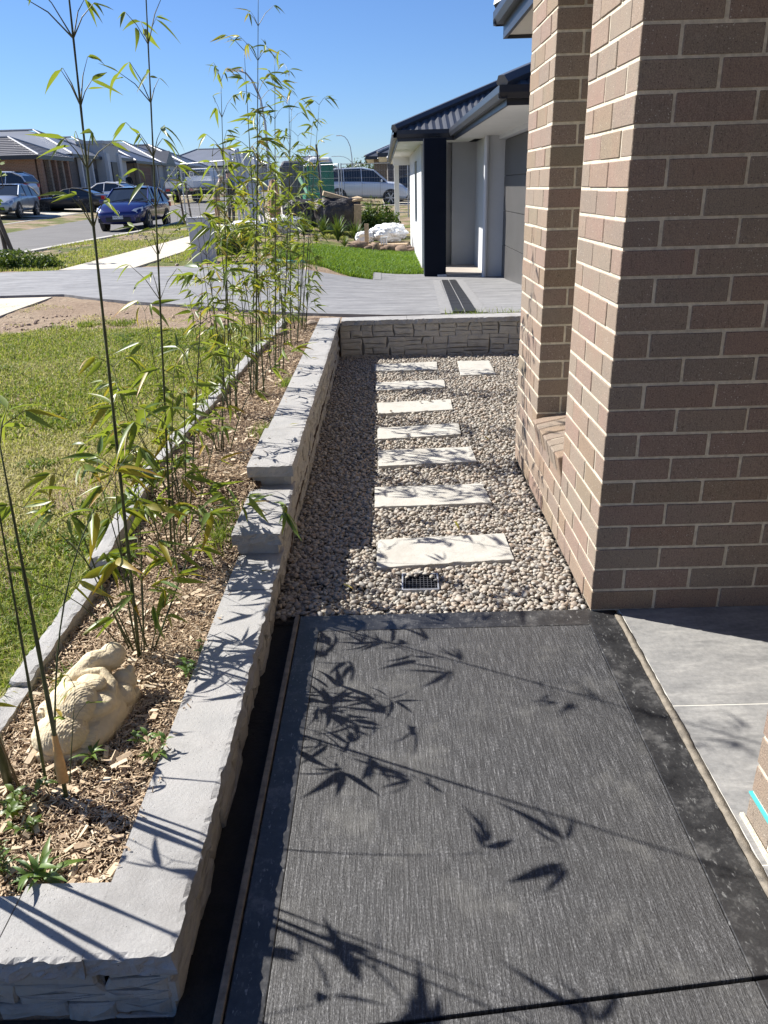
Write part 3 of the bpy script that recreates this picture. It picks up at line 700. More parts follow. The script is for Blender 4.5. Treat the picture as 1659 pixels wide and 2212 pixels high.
# L shaped corner stone
cope(lw, LO, x0=-.612, x1=-.438, y0=1.02, y1=2.468, z0=.15 - CT, z1=.15, res=.012, amp=.008, sides='Xy', fs=27, top=.0008)
cope(lw, LO, x0=-.79, x1=-.6125, y0=1.014, y1=1.195, z0=.15 - CT, z1=.15, res=.012, amp=.010, sides='y', fs=27, seed=3, top=.0008)
cope(lw, LO, x0=-1.4, x1=-.7925, y0=1.004, y1=1.165, z0=.15 - CT, z1=.15, res=.015, amp=.010, sides='y', fs=27, seed=5, top=.0008)
cope(lw, LO, x0=-.612, x1=-.438, y0=2.4725, y1=2.84, z0=.15 - CT, z1=.15, res=.012, amp=.008, sides='X', fs=27, seed=7, top=.0008)
cope(lw, LO, x0=-.63, x1=-.438, y0=2.752, y1=3.335, z0=.2465 - CT * .95, z1=.2465, res=.012, amp=.008, sides='Xy', fs=27, seed=9, top=.0008)
yy = 3.27
for i, L in enumerate((.60, .62, .60, .64, .60, .58, .62)):
    cope(lw, LO, x0=-.645 if i == 0 else -.63, x1=-.438, y0=yy, y1=yy + L - .003, z0=.345 - CT, z1=.345, res=.016, amp=.006, sides='Xy' if i == 0 else 'X', fs=22, seed=11 + i, top=.001); yy += L
cm = MB(); cm.box(-.60, -.475, 1.06, 7.62, -.06, .0975); cm.box(-1.4, -.475, 1.06, 1.17, -.06, .0975); cm.box(-.60, -.475, 2.775, 7.62, .0976, .195); cm.box(-.60, -.475, 3.30, 7.62, .1951, .2925)
cm.build('wall_core', M['stone_back'], lw).location = -LO
# end blocks under the steps
for (y, z0, z1, w) in ((2.77, .151, .1965, -.615), (3.29, .2475, .2925, -.625)):
    o = rock('step_block', M['coping'], lw, False, x0=w, x1=-.452, y0=y, y1=y + .12, z0=z0, z1=z1, res=.02, amp=.004, sides='y', seed=y); o.location = -LO
def stone_faces(L, H, rnd, bl=.40, bh=.2):
    """random ashlar: list of quads (in face coords u,v) covering L x H"""
    out = []
    v = 0
    rows = []
    while v < H - .02:
        h = min(bh, H - v); rows.append((v, h)); v += h
    for ri, (v, h) in enumerate(rows):
        u = -rnd.random() * bl
        while u < L:
            u0 = max(u, 0); u1 = min(u + bl, L)
            if u1 - u0 > .03: split(out, u0, u1, v, v + h, rnd)
            u += bl
    return out
def split(out, u0, u1, v0, v1, rnd):
    w = u1 - u0; h = v1 - v0
    if (w < .22 and h < .06) or w * h < .006 or (w * h < .016 and rnd.random() < .45):
        out.append((u0, u1, v0, v1)); return
    if w > h * 3.0 or (h < .05):
        if w < .1: out.append((u0, u1, v0, v1)); return
        c = u0 + w * rnd.uniform(.32, .68); split(out, u0, c, v0, v1, rnd); split(out, c, u1, v0, v1, rnd)
    else:
        c = v0 + h * rnd.uniform(.35, .65); split(out, u0, u1, v0, c, rnd); split(out, u0, u1, c, v1, rnd)
def stones(parent, O, org, du, dn, L, H, seed, face0=.0, z0=0):
    rnd = random.Random(seed); du = Vector(du); dn = Vector(dn)
    jit = {}
    def J(u, v):
        key = (round(u, 3), round(v, 3))
        if key not in jit: jit[key] = (0 if u < .001 or u > L - .001 else rnd.uniform(-.014, .014), 0 if v < .001 or v > H - .001 else rnd.uniform(-.008, .008))
        return u + jit[key][0], v + jit[key][1]
    for (u0, u1, v0, v1) in stone_faces(L, H, rnd):
        c = [J(u0, v0), J(u1, v0), J(u1, v1), J(u0, v1)]
        cu = sum(p[0] for p in c) / 4; cv = sum(p[1] for p in c) / 4
        pr_ = rnd.uniform(.0, .010); g0 = .0014 + rnd.random() * .0012
        def sh(p, d): 
            L_ = math.hypot(p[0] - cu, p[1] - cv); s = max(0, 1 - d / L_ * 1.4); return cu + (p[0] - cu) * s, cv + (p[1] - cv) * s
        # outline with midpoints for an irregular edge
        ring = []
        for i in range(4):
            p = c[i]; q = c[(i + 1) % 4]; ring.append(p); ring.append(((p[0] + q[0]) / 2 + rnd.uniform(-.002, .002), (p[1] + q[1]) / 2 + rnd.uniform(-.002, .002)))
        rb = [sh(p, g0) for p in ring]; rf = [sh(p, g0 + .004) for p in ring]; rin = [sh(p, g0 + .02) for p in ring]
        mb = MB(); n = 8
        P = lambda p, d: Vector(org) + du * p[0] + Vector((0, 0, p[1])) + dn * d - O
        vs = [P(p, -.022) for p in rb] + [P(p, pr_ - .004) for p in rb] + [P(p, pr_ + rnd.uniform(-.001, .003)) for p in rf] + [P(p, pr_ + rnd.uniform(.0, .007)) for p in rin] + [P((cu, cv), pr_ + rnd.uniform(.001, .007))]
        fs = []
        for a in range(3):
            for i in range(n): fs.append((a * n + i, a * n + (i + 1) % n, (a + 1) * n + (i + 1) % n, (a + 1) * n + i))
        for i in range(n): fs.append((3 * n + i, 3 * n + (i + 1) % n, 4 * n))
        mb.add(vs, fs); mb.build('stone', M['stone'], parent)
stones(lw, LO, (-.462, 1.05, -.06), (0, 1, 0), (1, 0, 0), 1.72, .157, 1)
stones(lw, LO, (-.462, 2.77, -.06), (0, 1, 0), (1, 0, 0), .52, .25, 2)
stones(lw, LO, (-.462, 3.29, -.04), (0, 1, 0), (1, 0, 0), 4.09, .332, 3)
stones(lw, LO, (-1.30, 1.055, -.09), (1, 0, 0), (0, -1, 0), .835, .187, 4)
bw = empty('retaining_wall', (.5, 7.4, 0), 0, 'low stone-block wall across the far end of the pebble courtyard', 'retaining wall')
BO = Vector((.5, 7.4, 0))
xx = -.42
for i, L in enumerate((.62, .66, .62, .64, .6)):
    cope(bw, BO, x0=xx, x1=xx + L - .003, y0=7.355, y1=7.56, z0=.338 - .045, z1=.338, res=.02, amp=.009, sides='y', fs=16, seed=30 + i, top=.001, chip=1.0); xx += L
cm = MB(); cm.box(-.44, 2.7, 7.40, 7.54, -.06, .292); cm.build('wall_core', M['stone_back'], bw).location = -BO
stones(bw, BO, (-.44, 7.385, -.03), (1, 0, 0), (0, -1, 0), 2.4, .322, 9)

# ------------------------------------------------------------ bed edging
ed = empty('garden_edging', (-1.12, 2, .1), 0, 'row of rough pale grey stone edging blocks between lawn and mulch', 'garden edging')
EO = Vector((-1.12, 2, .1))
epts = [(-1.115, 1.25), (-1.13, 1.93), (-1.13, 2.64), (-1.12, 3.32), (-1.10, 4.0), (-1.08, 4.62), (-1.065, 5.25), (-1.05, 5.86), (-1.02, 6.48), (-1.0, 7.1), (-.99, 7.65)]
for i in range(len(epts) - 1):
    (xa, ya), (xb, yb) = epts[i], epts[i + 1]; L = math.hypot(xb - xa, yb - ya) - .006
    P, F = rslab(-.033, .033, 0, L, -.07, 0, res=.016, amp=.006, sides='xXyY', top=.006, fs=20, seed=50 + i, chip=.8)
    o = link('edging_stone', np_mesh('edging_stone', P, F, M['coping'], False), ed)
    o.location = Vector((xa, ya, float(bedz(min(ya + .3, 7.4))) + (.035 if i % 2 else .028) + (-.012 if i == 0 else 0))) - EO
    dzz = float(bedz(min(yb, 7.4)) - bedz(min(ya, 7.4)))
    o.rotation_euler = (math.atan2(dzz, L) * .5, random.uniform(-.04, .04), math.atan2(-(xb - xa), yb - ya))

# ------------------------------------------------------------ stepping stones
SS = [([(-.07, 3.187), (.519, 3.222), (.523, 2.950), (-.069, 2.900)], 'nearest and widest looking cream stepping stone, just past the drain grate'),
      ([(-.084, 3.856), (.499, 3.862), (.511, 3.593), (-.082, 3.572)], 'cream stepping stone second from the drain grate, crossed by a thin twig shadow'),
      ([(-.07, 4.475), (.504, 4.505), (.508, 4.225), (-.069, 4.185)], 'third stepping stone from the drain grate, under a dense leaf shadow'),
      ([(-.076, 4.96), (.475, 5.02), (.467, 4.76), (-.075, 4.70)], 'fourth stepping stone from the grate, its near edge running askew'),
      ([(-.083, 5.60), (.472, 5.65), (.465, 5.36), (-.074, 5.29)], 'fifth stepping stone from the grate, with small pebbles lying on top'),
      ([(-.099, 6.249), (.467, 6.286), (.463, 6.023), (-.097, 5.975)], 'sixth stepping stone from the grate, second from the back wall'),
      ([(-.114, 6.961), (.456, 6.996), (.442, 6.674), (-.111, 6.668)], 'farthest rectangular stepping stone, in front of the back wall'),
      ([(.641, 7.022), (.935, 7.004), (.916, 6.55), (.617, 6.54)], 'cream paver turned lengthwise apart from the row, near the brick pier')]
SS[7] = ([(.641, 7.0), (.935, 6.99), (.916, 6.44), (.617, 6.42)], SS[7][1])
stone_polys = []
for i, (q, lab) in enumerate(SS):
    top = .007
    q = [(x, y) for x, y in q]; stone_polys.append(q)
    cx = sum(p[0] for p in q) / 4; cy = sum(p[1] for p in q) / 4
    P, F = rslab(0, 1, 0, 1, 0, 1, res=.04, amp=0)
    # bilinear map then roughen
    nx = P[:, 0].copy(); ny = P[:, 1].copy(); D_, C_, B_, A_ = [np.array(p) for p in (q[0], q[1], q[2], q[3])]
    XY = (A_[None] * ((1 - nx) * (1 - ny))[:, None] + B_[None] * (nx * (1 - ny))[:, None] + C_[None] * (nx * ny)[:, None] + D_[None] * ((1 - nx) * ny)[:, None])
    Z = -.035 + (top + .035) * P[:, 2]
    eg = (nx < .001) | (nx > .999) | (ny < .001) | (ny > .999)
    nn = fbm(XY[:, 0] * 30, XY[:, 1] * 30, Z * 40 + i, 3)
    XY[:, 0] += np.where(nx < .001, np.abs(nn) * .006, 0) - np.where(nx > .999, np.abs(nn) * .006, 0)
    XY[:, 1] += np.where(ny < .001, (np.abs(nn)) * (.010), 0) - np.where(ny > .999, np.abs(nn) * .005, 0)
    Z = Z + np.where(P[:, 2] > .99, .0015 * fbm(XY[:, 0] * 9, XY[:, 1] * 9, 0.0) - np.where(eg, np.abs(nn) * .004, 0), 0)
    me = np_mesh('stepping_stone', np.stack([XY[:, 0] - cx, XY[:, 1] - cy, Z], 1), F, M['paver'])
    o = link('stepping_stone', me); o.location = (cx, cy, 0)
    tag(o, lab, 'stepping stone', 'cream stepping stones set in the pebbles')
def in_poly(px, py, q, m_=0.0):
    cx = sum(p[0] for p in q) / 4; cy = sum(p[1] for p in q) / 4
    q = [(cx + (x - cx) * (1 + m_ / max(.05, abs(x - cx))), cy + (y - cy) * (1 + m_ / max(.05, abs(y - cy)))) for x, y in q]
    r_ = np.zeros(len(px), bool); j = len(q) - 1
    for i in range(len(q)):
        xi, yi = q[i]; xj, yj = q[j]
        r_ ^= ((yi > py) != (yj > py)) & (px < (xj - xi) * (py - yi) / (yj - yi + 1e-9) + xi); j = i
    return r_
# drain grate
gr = empty('drain_grate', (.112, 2.775, .0), R(-1.5), 'small grey metal drain grate half covered by pebbles', 'drain grate')
gb = MB(); w_, d_ = .075, .07
gb.box(-w_, w_, -d_, -d_ + .006, -.02, .006); gb.box(-w_, w_, d_ - .006, d_, -.02, .006); gb.box(-w_, -w_ + .006, -d_, d_, -.02, .0058); gb.box(w_ - .006, w_, -d_, d_, -.02, .0058)
gb.build('frame', M['galv'], gr)
gb = MB()
for i in range(1, 10): x = -w_ + 2 * w_ * i / 10; gb.box(x - .0012, x + .0012, -d_ + .006, d_ - .006, -.008, .004)
for i in range(1, 8): y = -d_ + 2 * d_ * i / 8; gb.box(-w_ + .006, w_ - .006, y - .0012, y + .0012, -.0078, .0038)
gb.build('bar_grid', M['frame_dark'], gr)
MB().box(-w_ + .006, w_ - .006, -d_ + .006, d_ - .006, -.04, -.018).build('pit', M['black_plastic'], gr)

# ------------------------------------------------------------ pebbles
def ico(sub):
    bm = bmesh.new(); bmesh.ops.create_icosphere(bm, subdivisions=sub, radius=1)
    V = np.array([v.co[:] for v in bm.verts]); F = np.array([[v.index for v in f.verts] for f in bm.faces]); bm.free(); return V, F
def scatter_pebbles(name, px, py, pz, size, sub, mat):
    V0, F0 = ico(sub); n = len(px); nv = len(V0)
    sc = np.stack([size * rng.uniform(.8, 1.35, n), size * rng.uniform(.65, 1.05, n), size * rng.uniform(.42, .75, n)], 1)
    warp = 1 + .22 * (rng.random((n, nv)) - .5) if sub == 1 else 1 + .13 * np.sin(V0[None, :, 0] * rng.uniform(1, 3, (n, 1)) + V0[None, :, 1] * rng.uniform(1, 3, (n, 1)) + rng.uniform(0, 6, (n, 1)))
    P = V0[None] * warp[:, :, None] * sc[:, None, :]
    ax = rng.uniform(-.45, .45, n); ay = rng.uniform(-.45, .45, n); az = rng.uniform(0, 6.283, n)
    def rot(P, a, i, j):
        c, s = np.cos(a)[:, None], np.sin(a)[:, None]; A = P[:, :, i] * c - P[:, :, j] * s; B = P[:, :, i] * s + P[:, :, j] * c; P[:, :, i] = A; P[:, :, j] = B
    rot(P, ax, 1, 2); rot(P, ay, 0, 2); rot(P, az, 0, 1)
    P += np.stack([px, py, pz], 1)[:, None, :]
    F = (F0[None] + (np.arange(n) * nv)[:, None, None]).reshape(-1, 3)
    return P.reshape(-1, 3), F, np.repeat(rng.random(n), nv)
def jgrid(x0, x1, y0, y1, s):
    gx, gy = np.meshgrid(np.arange(x0, x1, s), np.arange(y0, y1, s)); gx = gx.ravel() + rng.uniform(-.5, .5, gx.size) * s; gy = gy.ravel() + rng.uniform(-.5, .5, gy.size) * s; return gx, gy
def peb_filter(px, py):
    k = (px > -.452) & (px < 1.95) & (py > 2.538) & (py < 7.375)
    k &= ~((px > .733) & (py < 4.32))
    for q in stone_polys: k &= ~in_poly(px, py, q, .004)
    k &= ~((np.abs(px - .112) < .074) & (np.abs(py - 2.775) < .069))
    return k
allV = []; allF = []; allA = []; off = 0
for (y0, y1, s, sz, sub) in ((2.53, 4.0, .0150, .0100, 2), (4.0, 7.4, .0170, .0112, 1)):
    for layer in (0, 1):
        px, py = jgrid(-.45, 1.9, y0, y1, s if layer == 0 else s * 1.5); k = peb_filter(px, py); px, py = px[k], py[k]
        size = sz * (.62 + .95 * rng.random(len(px)) ** 1.7); pz = (-.016 if layer == 0 else -.006) + rng.uniform(-.003, .004, len(px)) + .005 * fbm(px * 5, py * 5)
        P, F, A = scatter_pebbles('p', px, py, pz, size, sub, None); allV.append(P); allF.append(F + off); allA.append(A); off += len(P)
# a few pebbles lying on the grate and on the fifth stone
px = np.array([.07, .085, .10, .12, .135, .15, .095, .16, .175, .06, .11, .14, .24, .30, .315, .405, .02, .12]); py = np.array([2.82, 2.835, 2.83, 2.838, 2.83, 2.835, 2.81, 2.80, 2.77, 2.80, 2.845, 2.85, 5.55, 5.6, 5.585, 5.6, 5.32, 4.75])
P, F, A = scatter_pebbles('p', px, py, np.where(py > 4, .019, .012), np.full(len(px), .011), 2, None); allV.append(P); allF.append(F + off); allA.append(A); off += len(P)
pb = link('pebbles', np_mesh('pebbles', np.concatenate(allV), np.concatenate(allF), M['pebble'], True, np.concatenate(allA)))
tag(pb, 'mixed beige and grey river pebbles filling the courtyard between walls', 'pebbles', kind='stuff')
o = MB().box(-.46, 2.2, 2.53, 7.4, -.05, -.024).build('gravel_base', simple('gravel_base', (.10, .085, .07), .95, .4, 90, .8, 200)); o['kind'] = 'structure'

# ------------------------------------------------------------ mulch
def chips(px, py, pz, L, W, T, tilt=.5):
    n = len(px); u = np.array([(-1, -1, -1), (1, -1, -1), (1, 1, -1), (-1, 1, -1), (-1, -1, 1), (1, -1, 1), (1, 1, 1), (-1, 1, 1)], float) * .5
    P = u[None] * np.stack([L, W, T], 1)[:, None, :]
    P[:, 1:3, 1] *= rng.uniform(.2, 1, (n, 1)); P[:, 5:7, 1] *= rng.uniform(.2, 1, (n, 1))
    P[:, :, 2] += (P[:, :, 0] ** 2) * rng.uniform(-8, 8, (n, 1))
    az = rng.uniform(0, 6.283, n); ax = rng.normal(0, tilt, n); ay = rng.normal(0, tilt * .6, n)
    def rot(a, i, j):
        c, s = np.cos(a)[:, None], np.sin(a)[:, None]; A = P[:, :, i] * c - P[:, :, j] * s; B = P[:, :, i] * s + P[:, :, j] * c; P[:, :, i] = A; P[:, :, j] = B
    rot(ax, 1, 2); rot(ay, 0, 2); rot(az, 0, 1)
    P += np.stack([px, py, pz], 1)[:, None, :]
    F0 = np.array([(0, 3, 2, 1), (4, 5, 6, 7), (0, 1, 5, 4), (1, 2, 6, 5), (2, 3, 7, 6), (3, 0, 4, 7)])
    F = (F0[None] + (np.arange(n) * 8)[:, None, None]).reshape(-1, 4)
    return P.reshape(-1, 3), F, np.repeat(rng.random(n), 8)
allV = []; allF = []; allA = []; off = 0
for (y0, y1, n, lo, hi) in ((1.16, 2.3, 13500, .008, .030), (2.3, 3.6, 11000, .009, .032), (3.6, 7.7, 15000, .012, .036)):
    px = rng.uniform(-1.10, -.585, n); py = rng.uniform(y0, y1, n)
    k = (px < -.612) | (rng.random(n) < .035) ; px = px[k]; py = py[k]; n = len(px)
    pz = bedz(py) + .004 * fbm(px * 14, py * 14) + rng.uniform(-.008, .010, n) + np.where(px > -.61, .02, 0)
    onc = px > -.61; topz = np.where(py < 2.76, .152, np.where(py < 3.28, .2485, .347)); pz = np.where(onc, topz + .003, pz)
    q = rng.random(n) ** 2.2; L = lo + (hi - lo) * q; W = rng.uniform(.0012, .0042, n) + .006 * (rng.random(n) > .93); T = rng.uniform(.0006, .0025, n)
    P, F, A = chips(px, py, pz, L * np.where(onc, .6, 1), W, T, .45); allV.append(P); allF.append(F + off); allA.append(A); off += len(P)
n = 420; px = rng.uniform(-1.08, -.63, n); py = 1.16 + 5.5 * rng.random(n) ** 1.6   # large flat chips
P, F, A = chips(px, py, bedz(py) + .010, rng.uniform(.02, .045, n), rng.uniform(.009, .019, n), rng.uniform(.001, .004, n), .3); A = .6 + .4 * A; allV.append(P); allF.append(F + off); allA.append(A); off += len(P)
mu = link('mulch', np_mesh('mulch', np.concatenate(allV), np.concatenate(allF), M['mulch'], False, np.concatenate(allA)))
tag(mu, 'tan and brown wood chip mulch covering the narrow garden bed', 'mulch', kind='stuff')

# ------------------------------------------------------------ grass
def blades(px, py, pz, h, w, lean, rnd):
    """two-segment bent blades"""
    n = len(px); a = rng.uniform(0, 6.283, n); b = a + rng.uniform(-.6, .6, n) + 1.57
    dx, dy = np.cos(a), np.sin(a); wx, wy = np.cos(b) * w / 2, np.sin(b) * w / 2
    P = np.zeros((n, 5, 3))
    P[:, 0] = np.stack([px - wx, py - wy, pz], 1); P[:, 1] = np.stack([px + wx, py + wy, pz], 1)
    mx = px + dx * lean * h * .35; my = py + dy * lean * h * .35; mz = pz + h * .6
    P[:, 2] = np.stack([mx + wx * .8, my + wy * .8, mz], 1); P[:, 3] = np.stack([mx - wx * .8, my - wy * .8, mz], 1)
    P[:, 4] = np.stack([px + dx * lean * h, py + dy * lean * h, pz + h * (1 - .25 * lean)], 1)
    i = np.arange(n) * 5
    F = np.concatenate([np.stack([i, i + 1, i + 2], 1), np.stack([i, i + 2, i + 3], 1), np.stack([i + 3, i + 2, i + 4], 1)])
    return P.reshape(-1, 3), F, np.repeat(rnd, 5)
def cat_mesh(name, parts, mat):
    off = 0; V = []; F = []; A = []
    for P, f, a in parts: V.append(P); F.append(f + off); A.append(a); off += len(P)
    return link(name, np_mesh(name, np.concatenate(V), np.concatenate(F), mat, False, np.concatenate(A)))
parts = []
def lawn_x(y): return -.62 * y - .6   # left visibility bound
for (y0, y1, dens, h, w) in ((1.2, 2.6, 17000, .030, .0042), (2.6, 4.2, 11000, .030, .005), (4.2, 7.75, 5200, .032, .0075)):
    x0 = lawn_x(y1) - .2; A_ = (y1 - y0) * (-1.15 - x0); n = int(A_ * dens)
    px = rng.uniform(x0, -1.15, n); py = rng.uniform(y0, y1, n); k = px > lawn_x(py) - .4
    wear = fbm(px * .9 + 3, py * .9, 0.0, 4); band = smooth((py - 2.5) / .8) * (1 - smooth((py - 3.9) / .7)) * smooth((px + 3.5) / 1.2)
    k &= rng.random(n) < np.clip(1.12 - .5 * np.clip(wear, 0, 1) - .28 * band, .1, 1); k &= py < 7.55 + .12 * fbm(px * 3, py * 0 + 2.0)
    px, py, wear, band = px[k], py[k], wear[k], band[k]; n = len(px)
    r_ = np.clip(rng.random(n) * .62 + .25 * np.clip(wear + .2, 0, 1) + .33 * band + .10 * smooth((py - 2.2) / 2) + np.where(rng.random(n) < .1, .35, 0), 0, 1)
    parts.append(blades(px, py, Hn(px, py) + .004, h * rng.uniform(.5, 1.35, n), w * rng.uniform(.7, 1.3, n), rng.uniform(.3, 1.25, n), r_))
n = 9000; py = rng.uniform(1.2, 7.5, n); px = np.interp(py, [1.25, 2.64, 4, 5.25, 6.48, 7.65], [-1.165, -1.175, -1.145, -1.11, -1.065, -1.035]) - np.abs(rng.normal(0, .028, n)) + .006
parts.append(blades(px, py, Hn(px, py), .055 * rng.uniform(.4, 1.5, n), .0045 * rng.uniform(.6, 1.3, n), rng.uniform(.2, 1.2, n), np.clip(rng.random(n) * .9, 0, 1)))
n = 16000; px = rng.uniform(-7, -1.1, n); py = rng.uniform(7.3, 9.6, n); k = (py < 8.0 + .48 * np.clip(-1.2 - px, 0, 3.2)) & (fbm(px * 1.6, py * 2.2 + 3) + .3 * rng.random(n) > .18); px, py = px[k], py[k]; n = len(px)
parts.append(blades(px, py, Hn(px, py), .028 * rng.uniform(.4, 1.5, n), .007 * rng.uniform(.6, 1.3, n), rng.uniform(.5, 1.6, n), np.clip(.68 + .32 * rng.random(n), 0, 1)))
# low clumps of broader weeds in the turf
n = 5200; cx_ = rng.uniform(-5, -1.3, 60); cy_ = rng.uniform(1.5, 7.3, 60); j = rng.integers(0, 60, n); px = cx_[j] + rng.normal(0, .05, n); py = cy_[j] + rng.normal(0, .05, n); k = (px < -1.2) & (py < 7.5); px, py = px[k], py[k]; n = len(px)
parts.append(blades(px, py, Hn(px, py), .05 * rng.uniform(.5, 1.3, n), .009 * rng.uniform(.6, 1.3, n), rng.uniform(.6, 1.4, n), .15 * rng.random(n)))
tag(cat_mesh('lawn_grass', parts, M['grass']), 'short mown lawn, green and partly straw coloured, left of the garden bed', 'grass', kind='stuff')
# lush patch of the neighbour
def inside(px, py, poly):
    r_ = np.zeros(len(px), bool); j = len(poly) - 1
    for i in range(len(poly)):
        xi, yi = poly[i]; xj, yj = poly[j]; r_ ^= ((yi > py) != (yj > py)) & (px < (xj - xi) * (py - yi) / (yj - yi + 1e-9) + xi); j = i
    return r_
parts = []
pg = [(-.22, 14.45), (.70, 14.45), (.72, 20.5), (-.2, 19.5), (-1.6, 19.2), (-2.6, 17.4), (-2.1, 15.4), (-1.2, 14.7), (-.6, 13.6), (-.22, 13.4)]
n = 60000; px = rng.uniform(-2.7, .75, n); py = rng.uniform(13.3, 20.6, n); k = inside(px, py, pg); px, py = px[k], py[k]; n = len(px)
parts.append(blades(px, py, Hn(px, py), .075 * rng.uniform(.5, 1.4, n), .014 * rng.uniform(.6, 1.4, n), rng.uniform(.2, 1, n), np.clip(rng.random(n) * .8 + .15 * fbm(px * 1.5, py * 1.5), 0, 1)))
tag(cat_mesh('front_lawn_grass', parts, M['grass_lush']), 'bright green long lawn in front of the white rendered neighbour house', 'grass', kind='stuff')
parts = []
n = 90000; px = rng.uniform(-8.15, -1.0, n); py = 13.4 + 22 * rng.random(n) ** 1.4
k = ~((px > -5.5) & (px < -4.15)) & (fbm(px * .8, py * .8) + .15 * rng.random(n) > .05) & ~inside(px, py, pg) & ~((px > -3.7) & (py < 16)); px, py = px[k], py[k]; n = len(px)
parts.append(blades(px, py, Hn(px, py), .06 * rng.uniform(.4, 1.4, n), .013 * rng.uniform(.6, 1.4, n), rng.uniform(.2, 1, n), np.clip(.25 + .6 * rng.random(n), 0, 1)))
n = 9000; px = rng.uniform(-3.4, 1.7, n); py = 7.62 + .35 * rng.random(n); k = (py < 7.9 - .02 * px) & (fbm(px * 2.5, py * 2 + 7) > .25) & (px < -.7); px, py = px[k], py[k]; n = len(px)
parts.append(blades(px, py, Hn(px, py), .05 * rng.uniform(.4, 1.6, n), .006 * rng.uniform(.6, 1.4, n), rng.uniform(.2, 1, n), np.clip(.5 * rng.random(n), 0, 1)))
n = 700; px = rng.uniform(-.35, 1.9, n); py = rng.uniform(7.57, 7.68, n); k = fbm(px * 3, py * 0 + 1.0) > .1; px, py = px[k], py[k]; n = len(px)
parts.append(blades(px, py, Hn(px, py) , .09 * rng.uniform(.4, 1.6, n), .005 * rng.uniform(.6, 1.4, n), rng.uniform(.2, 1.3, n), np.clip(.5 * rng.random(n), 0, 1)))
tag(cat_mesh('verge_grass', parts, M['grass']), 'patchy grass and weeds on the bare soil along footpath and driveway edges', 'grass', kind='stuff')
#@@PART2
# ------------------------------------------------------------ bamboo
def leaf_mesh(name, droop, fold, mat, w=.075, seg=6):
    V = []; F = []
    for i in range(seg + 1):
        t = i / seg; hw = w * (math.sin(math.pi * min(1, t * 1.02 + .03) ** .62)) ** .85 if 0 < i < seg else .004
        z = -droop * t * t; y = t * (1 - droop * .25 * t)
        V += [(-hw, y, z + fold * hw), (0, y, z), (hw, y, z + fold * hw)]
    for i in range(seg):
        a = i * 3; F += [(a, a + 1, a + 4, a + 3), (a + 1, a + 2, a + 5, a + 4)]
    me = bpy.data.meshes.new(name); me.from_pydata(V, [], F); me.materials.append(mat); shade(me); return me
LEAF = {}
for key, mt in (('g', 'leaf_green'), ('l', 'leaf_lime'), ('y', 'leaf_dry')):
    LEAF[key] = [leaf_mesh('leaf', d, f, M[mt], w) for d, f, w in ((.05, .5, .072), (.22, .35, .088), (.42, .25, .082), (.14, .6, .066))]
def put_leaf(p, d, L, parent, rnd, kinds='ggllly', roll=None):
    me = LEAF[rnd.choice(kinds)][rnd.randrange(4)]
    o = link('leaf', me, parent); q = Vector(d).to_track_quat('Y', 'Z')
    o.matrix_basis = Matrix.Translation(p) @ (q @ Quaternion((0, 1, 0), rnd.uniform(-1.2, 1.2) if roll is None else roll)).to_matrix().to_4x4() @ Matrix.Diagonal((L, L, L, 1))
    return o
def cane(root, RO, base, top, r, rnd, start=.3, nodes=None, ll=.11, br=.16, dens=1.0, bend=.0, mat='cane', kinds='ggllly', arch=None, fan=4, updir=.9, nbr=0):
    base = Vector(base); top = Vector(top); H_ = (top - base).length
    side = Vector((rnd.uniform(-1, 1), rnd.uniform(-1, 1), 0)) * bend * H_
    def P(t):
        p = base.lerp(top, t) + side * (4 * t * (1 - t))
        if arch: p = p + Vector(arch) * t * t * t
        return p
    nodes = nodes or max(3, int(H_ / .15)); n = nodes * 2
    pts = []; rad = []
    for i in range(n + 1):
        t = i / n; rr = r * (1 - .75 * t ** 1.3); pts.append(P(t)); rad.append(rr * (1.22 if i % 2 == 0 and 0 < i < n else 1.0))
    mb = MB(); mb.tube([p - RO for p in pts], rad, 7); c = mb.build('cane', M[mat], root, smooth=True)
    tw = MB(); cnt = 0
    for i in range(1, nodes + 1):
        t = i / nodes
        if t < start: continue
        p = P(t); nb = nbr or (1 if rnd.random() > dens * .6 else 2)
        if t > .97: nb = max(nb, 2)
        if rnd.random() > dens + .25: continue
        az0 = rnd.uniform(0, 6.28)
        for b in range(nb):
            az = az0 + b * (2.6 if not nbr else 6.28 / nbr) + rnd.uniform(-.5, .5); L = br * rnd.uniform(.5, 1.25) * (1.15 - .5 * t)
            d = Vector((math.cos(az), math.sin(az), updir * rnd.uniform(.7, 1.5))).normalized()
            m1 = p + d * L * .55; e = m1 + (d + Vector((0, 0, -.35))).normalized() * L * .45
            tw.tube([p - RO, m1 - RO, e - RO], [r * .28 + .0005, r * .18 + .0005, .0007], 4)
            k = rnd.randint(max(2, fan - 1), fan + 2) if fan > 1 else rnd.randint(1, 3)
            for j in range(k):
                q = e if j < 2 else p.lerp(e, rnd.uniform(.5, 1)) if j < 3 else m1.lerp(e, rnd.random())
                a2 = az + rnd.uniform(-1.1, 1.1); ld = Vector((math.cos(a2), math.sin(a2), rnd.uniform(-.95, .35))).normalized()
                put_leaf(q - RO, ld, ll * rnd.uniform(.6, 1.3), c, rnd, kinds); cnt += 1
    if tw.v: tw.build('twigs', M['twig'], c, kind='stuff')
    return c, cnt
def clump(base, label, canes, seed):
    rnd = random.Random(seed); B = Vector(base)
    root = empty('bamboo_clump', B, 0, label, 'bamboo', 'young bamboo clumps planted along the garden bed')
    tot = 0
    for cdef in canes:
        kw = dict(cdef); b = Vector(kw.pop('b', (0, 0, 0))) + B + Vector((0, 0, -.02)); t = Vector(kw.pop('t')); r = kw.pop('r', .004)
        c, n = cane(root, B, b, t, r, rnd, **kw); tot += n
    return root
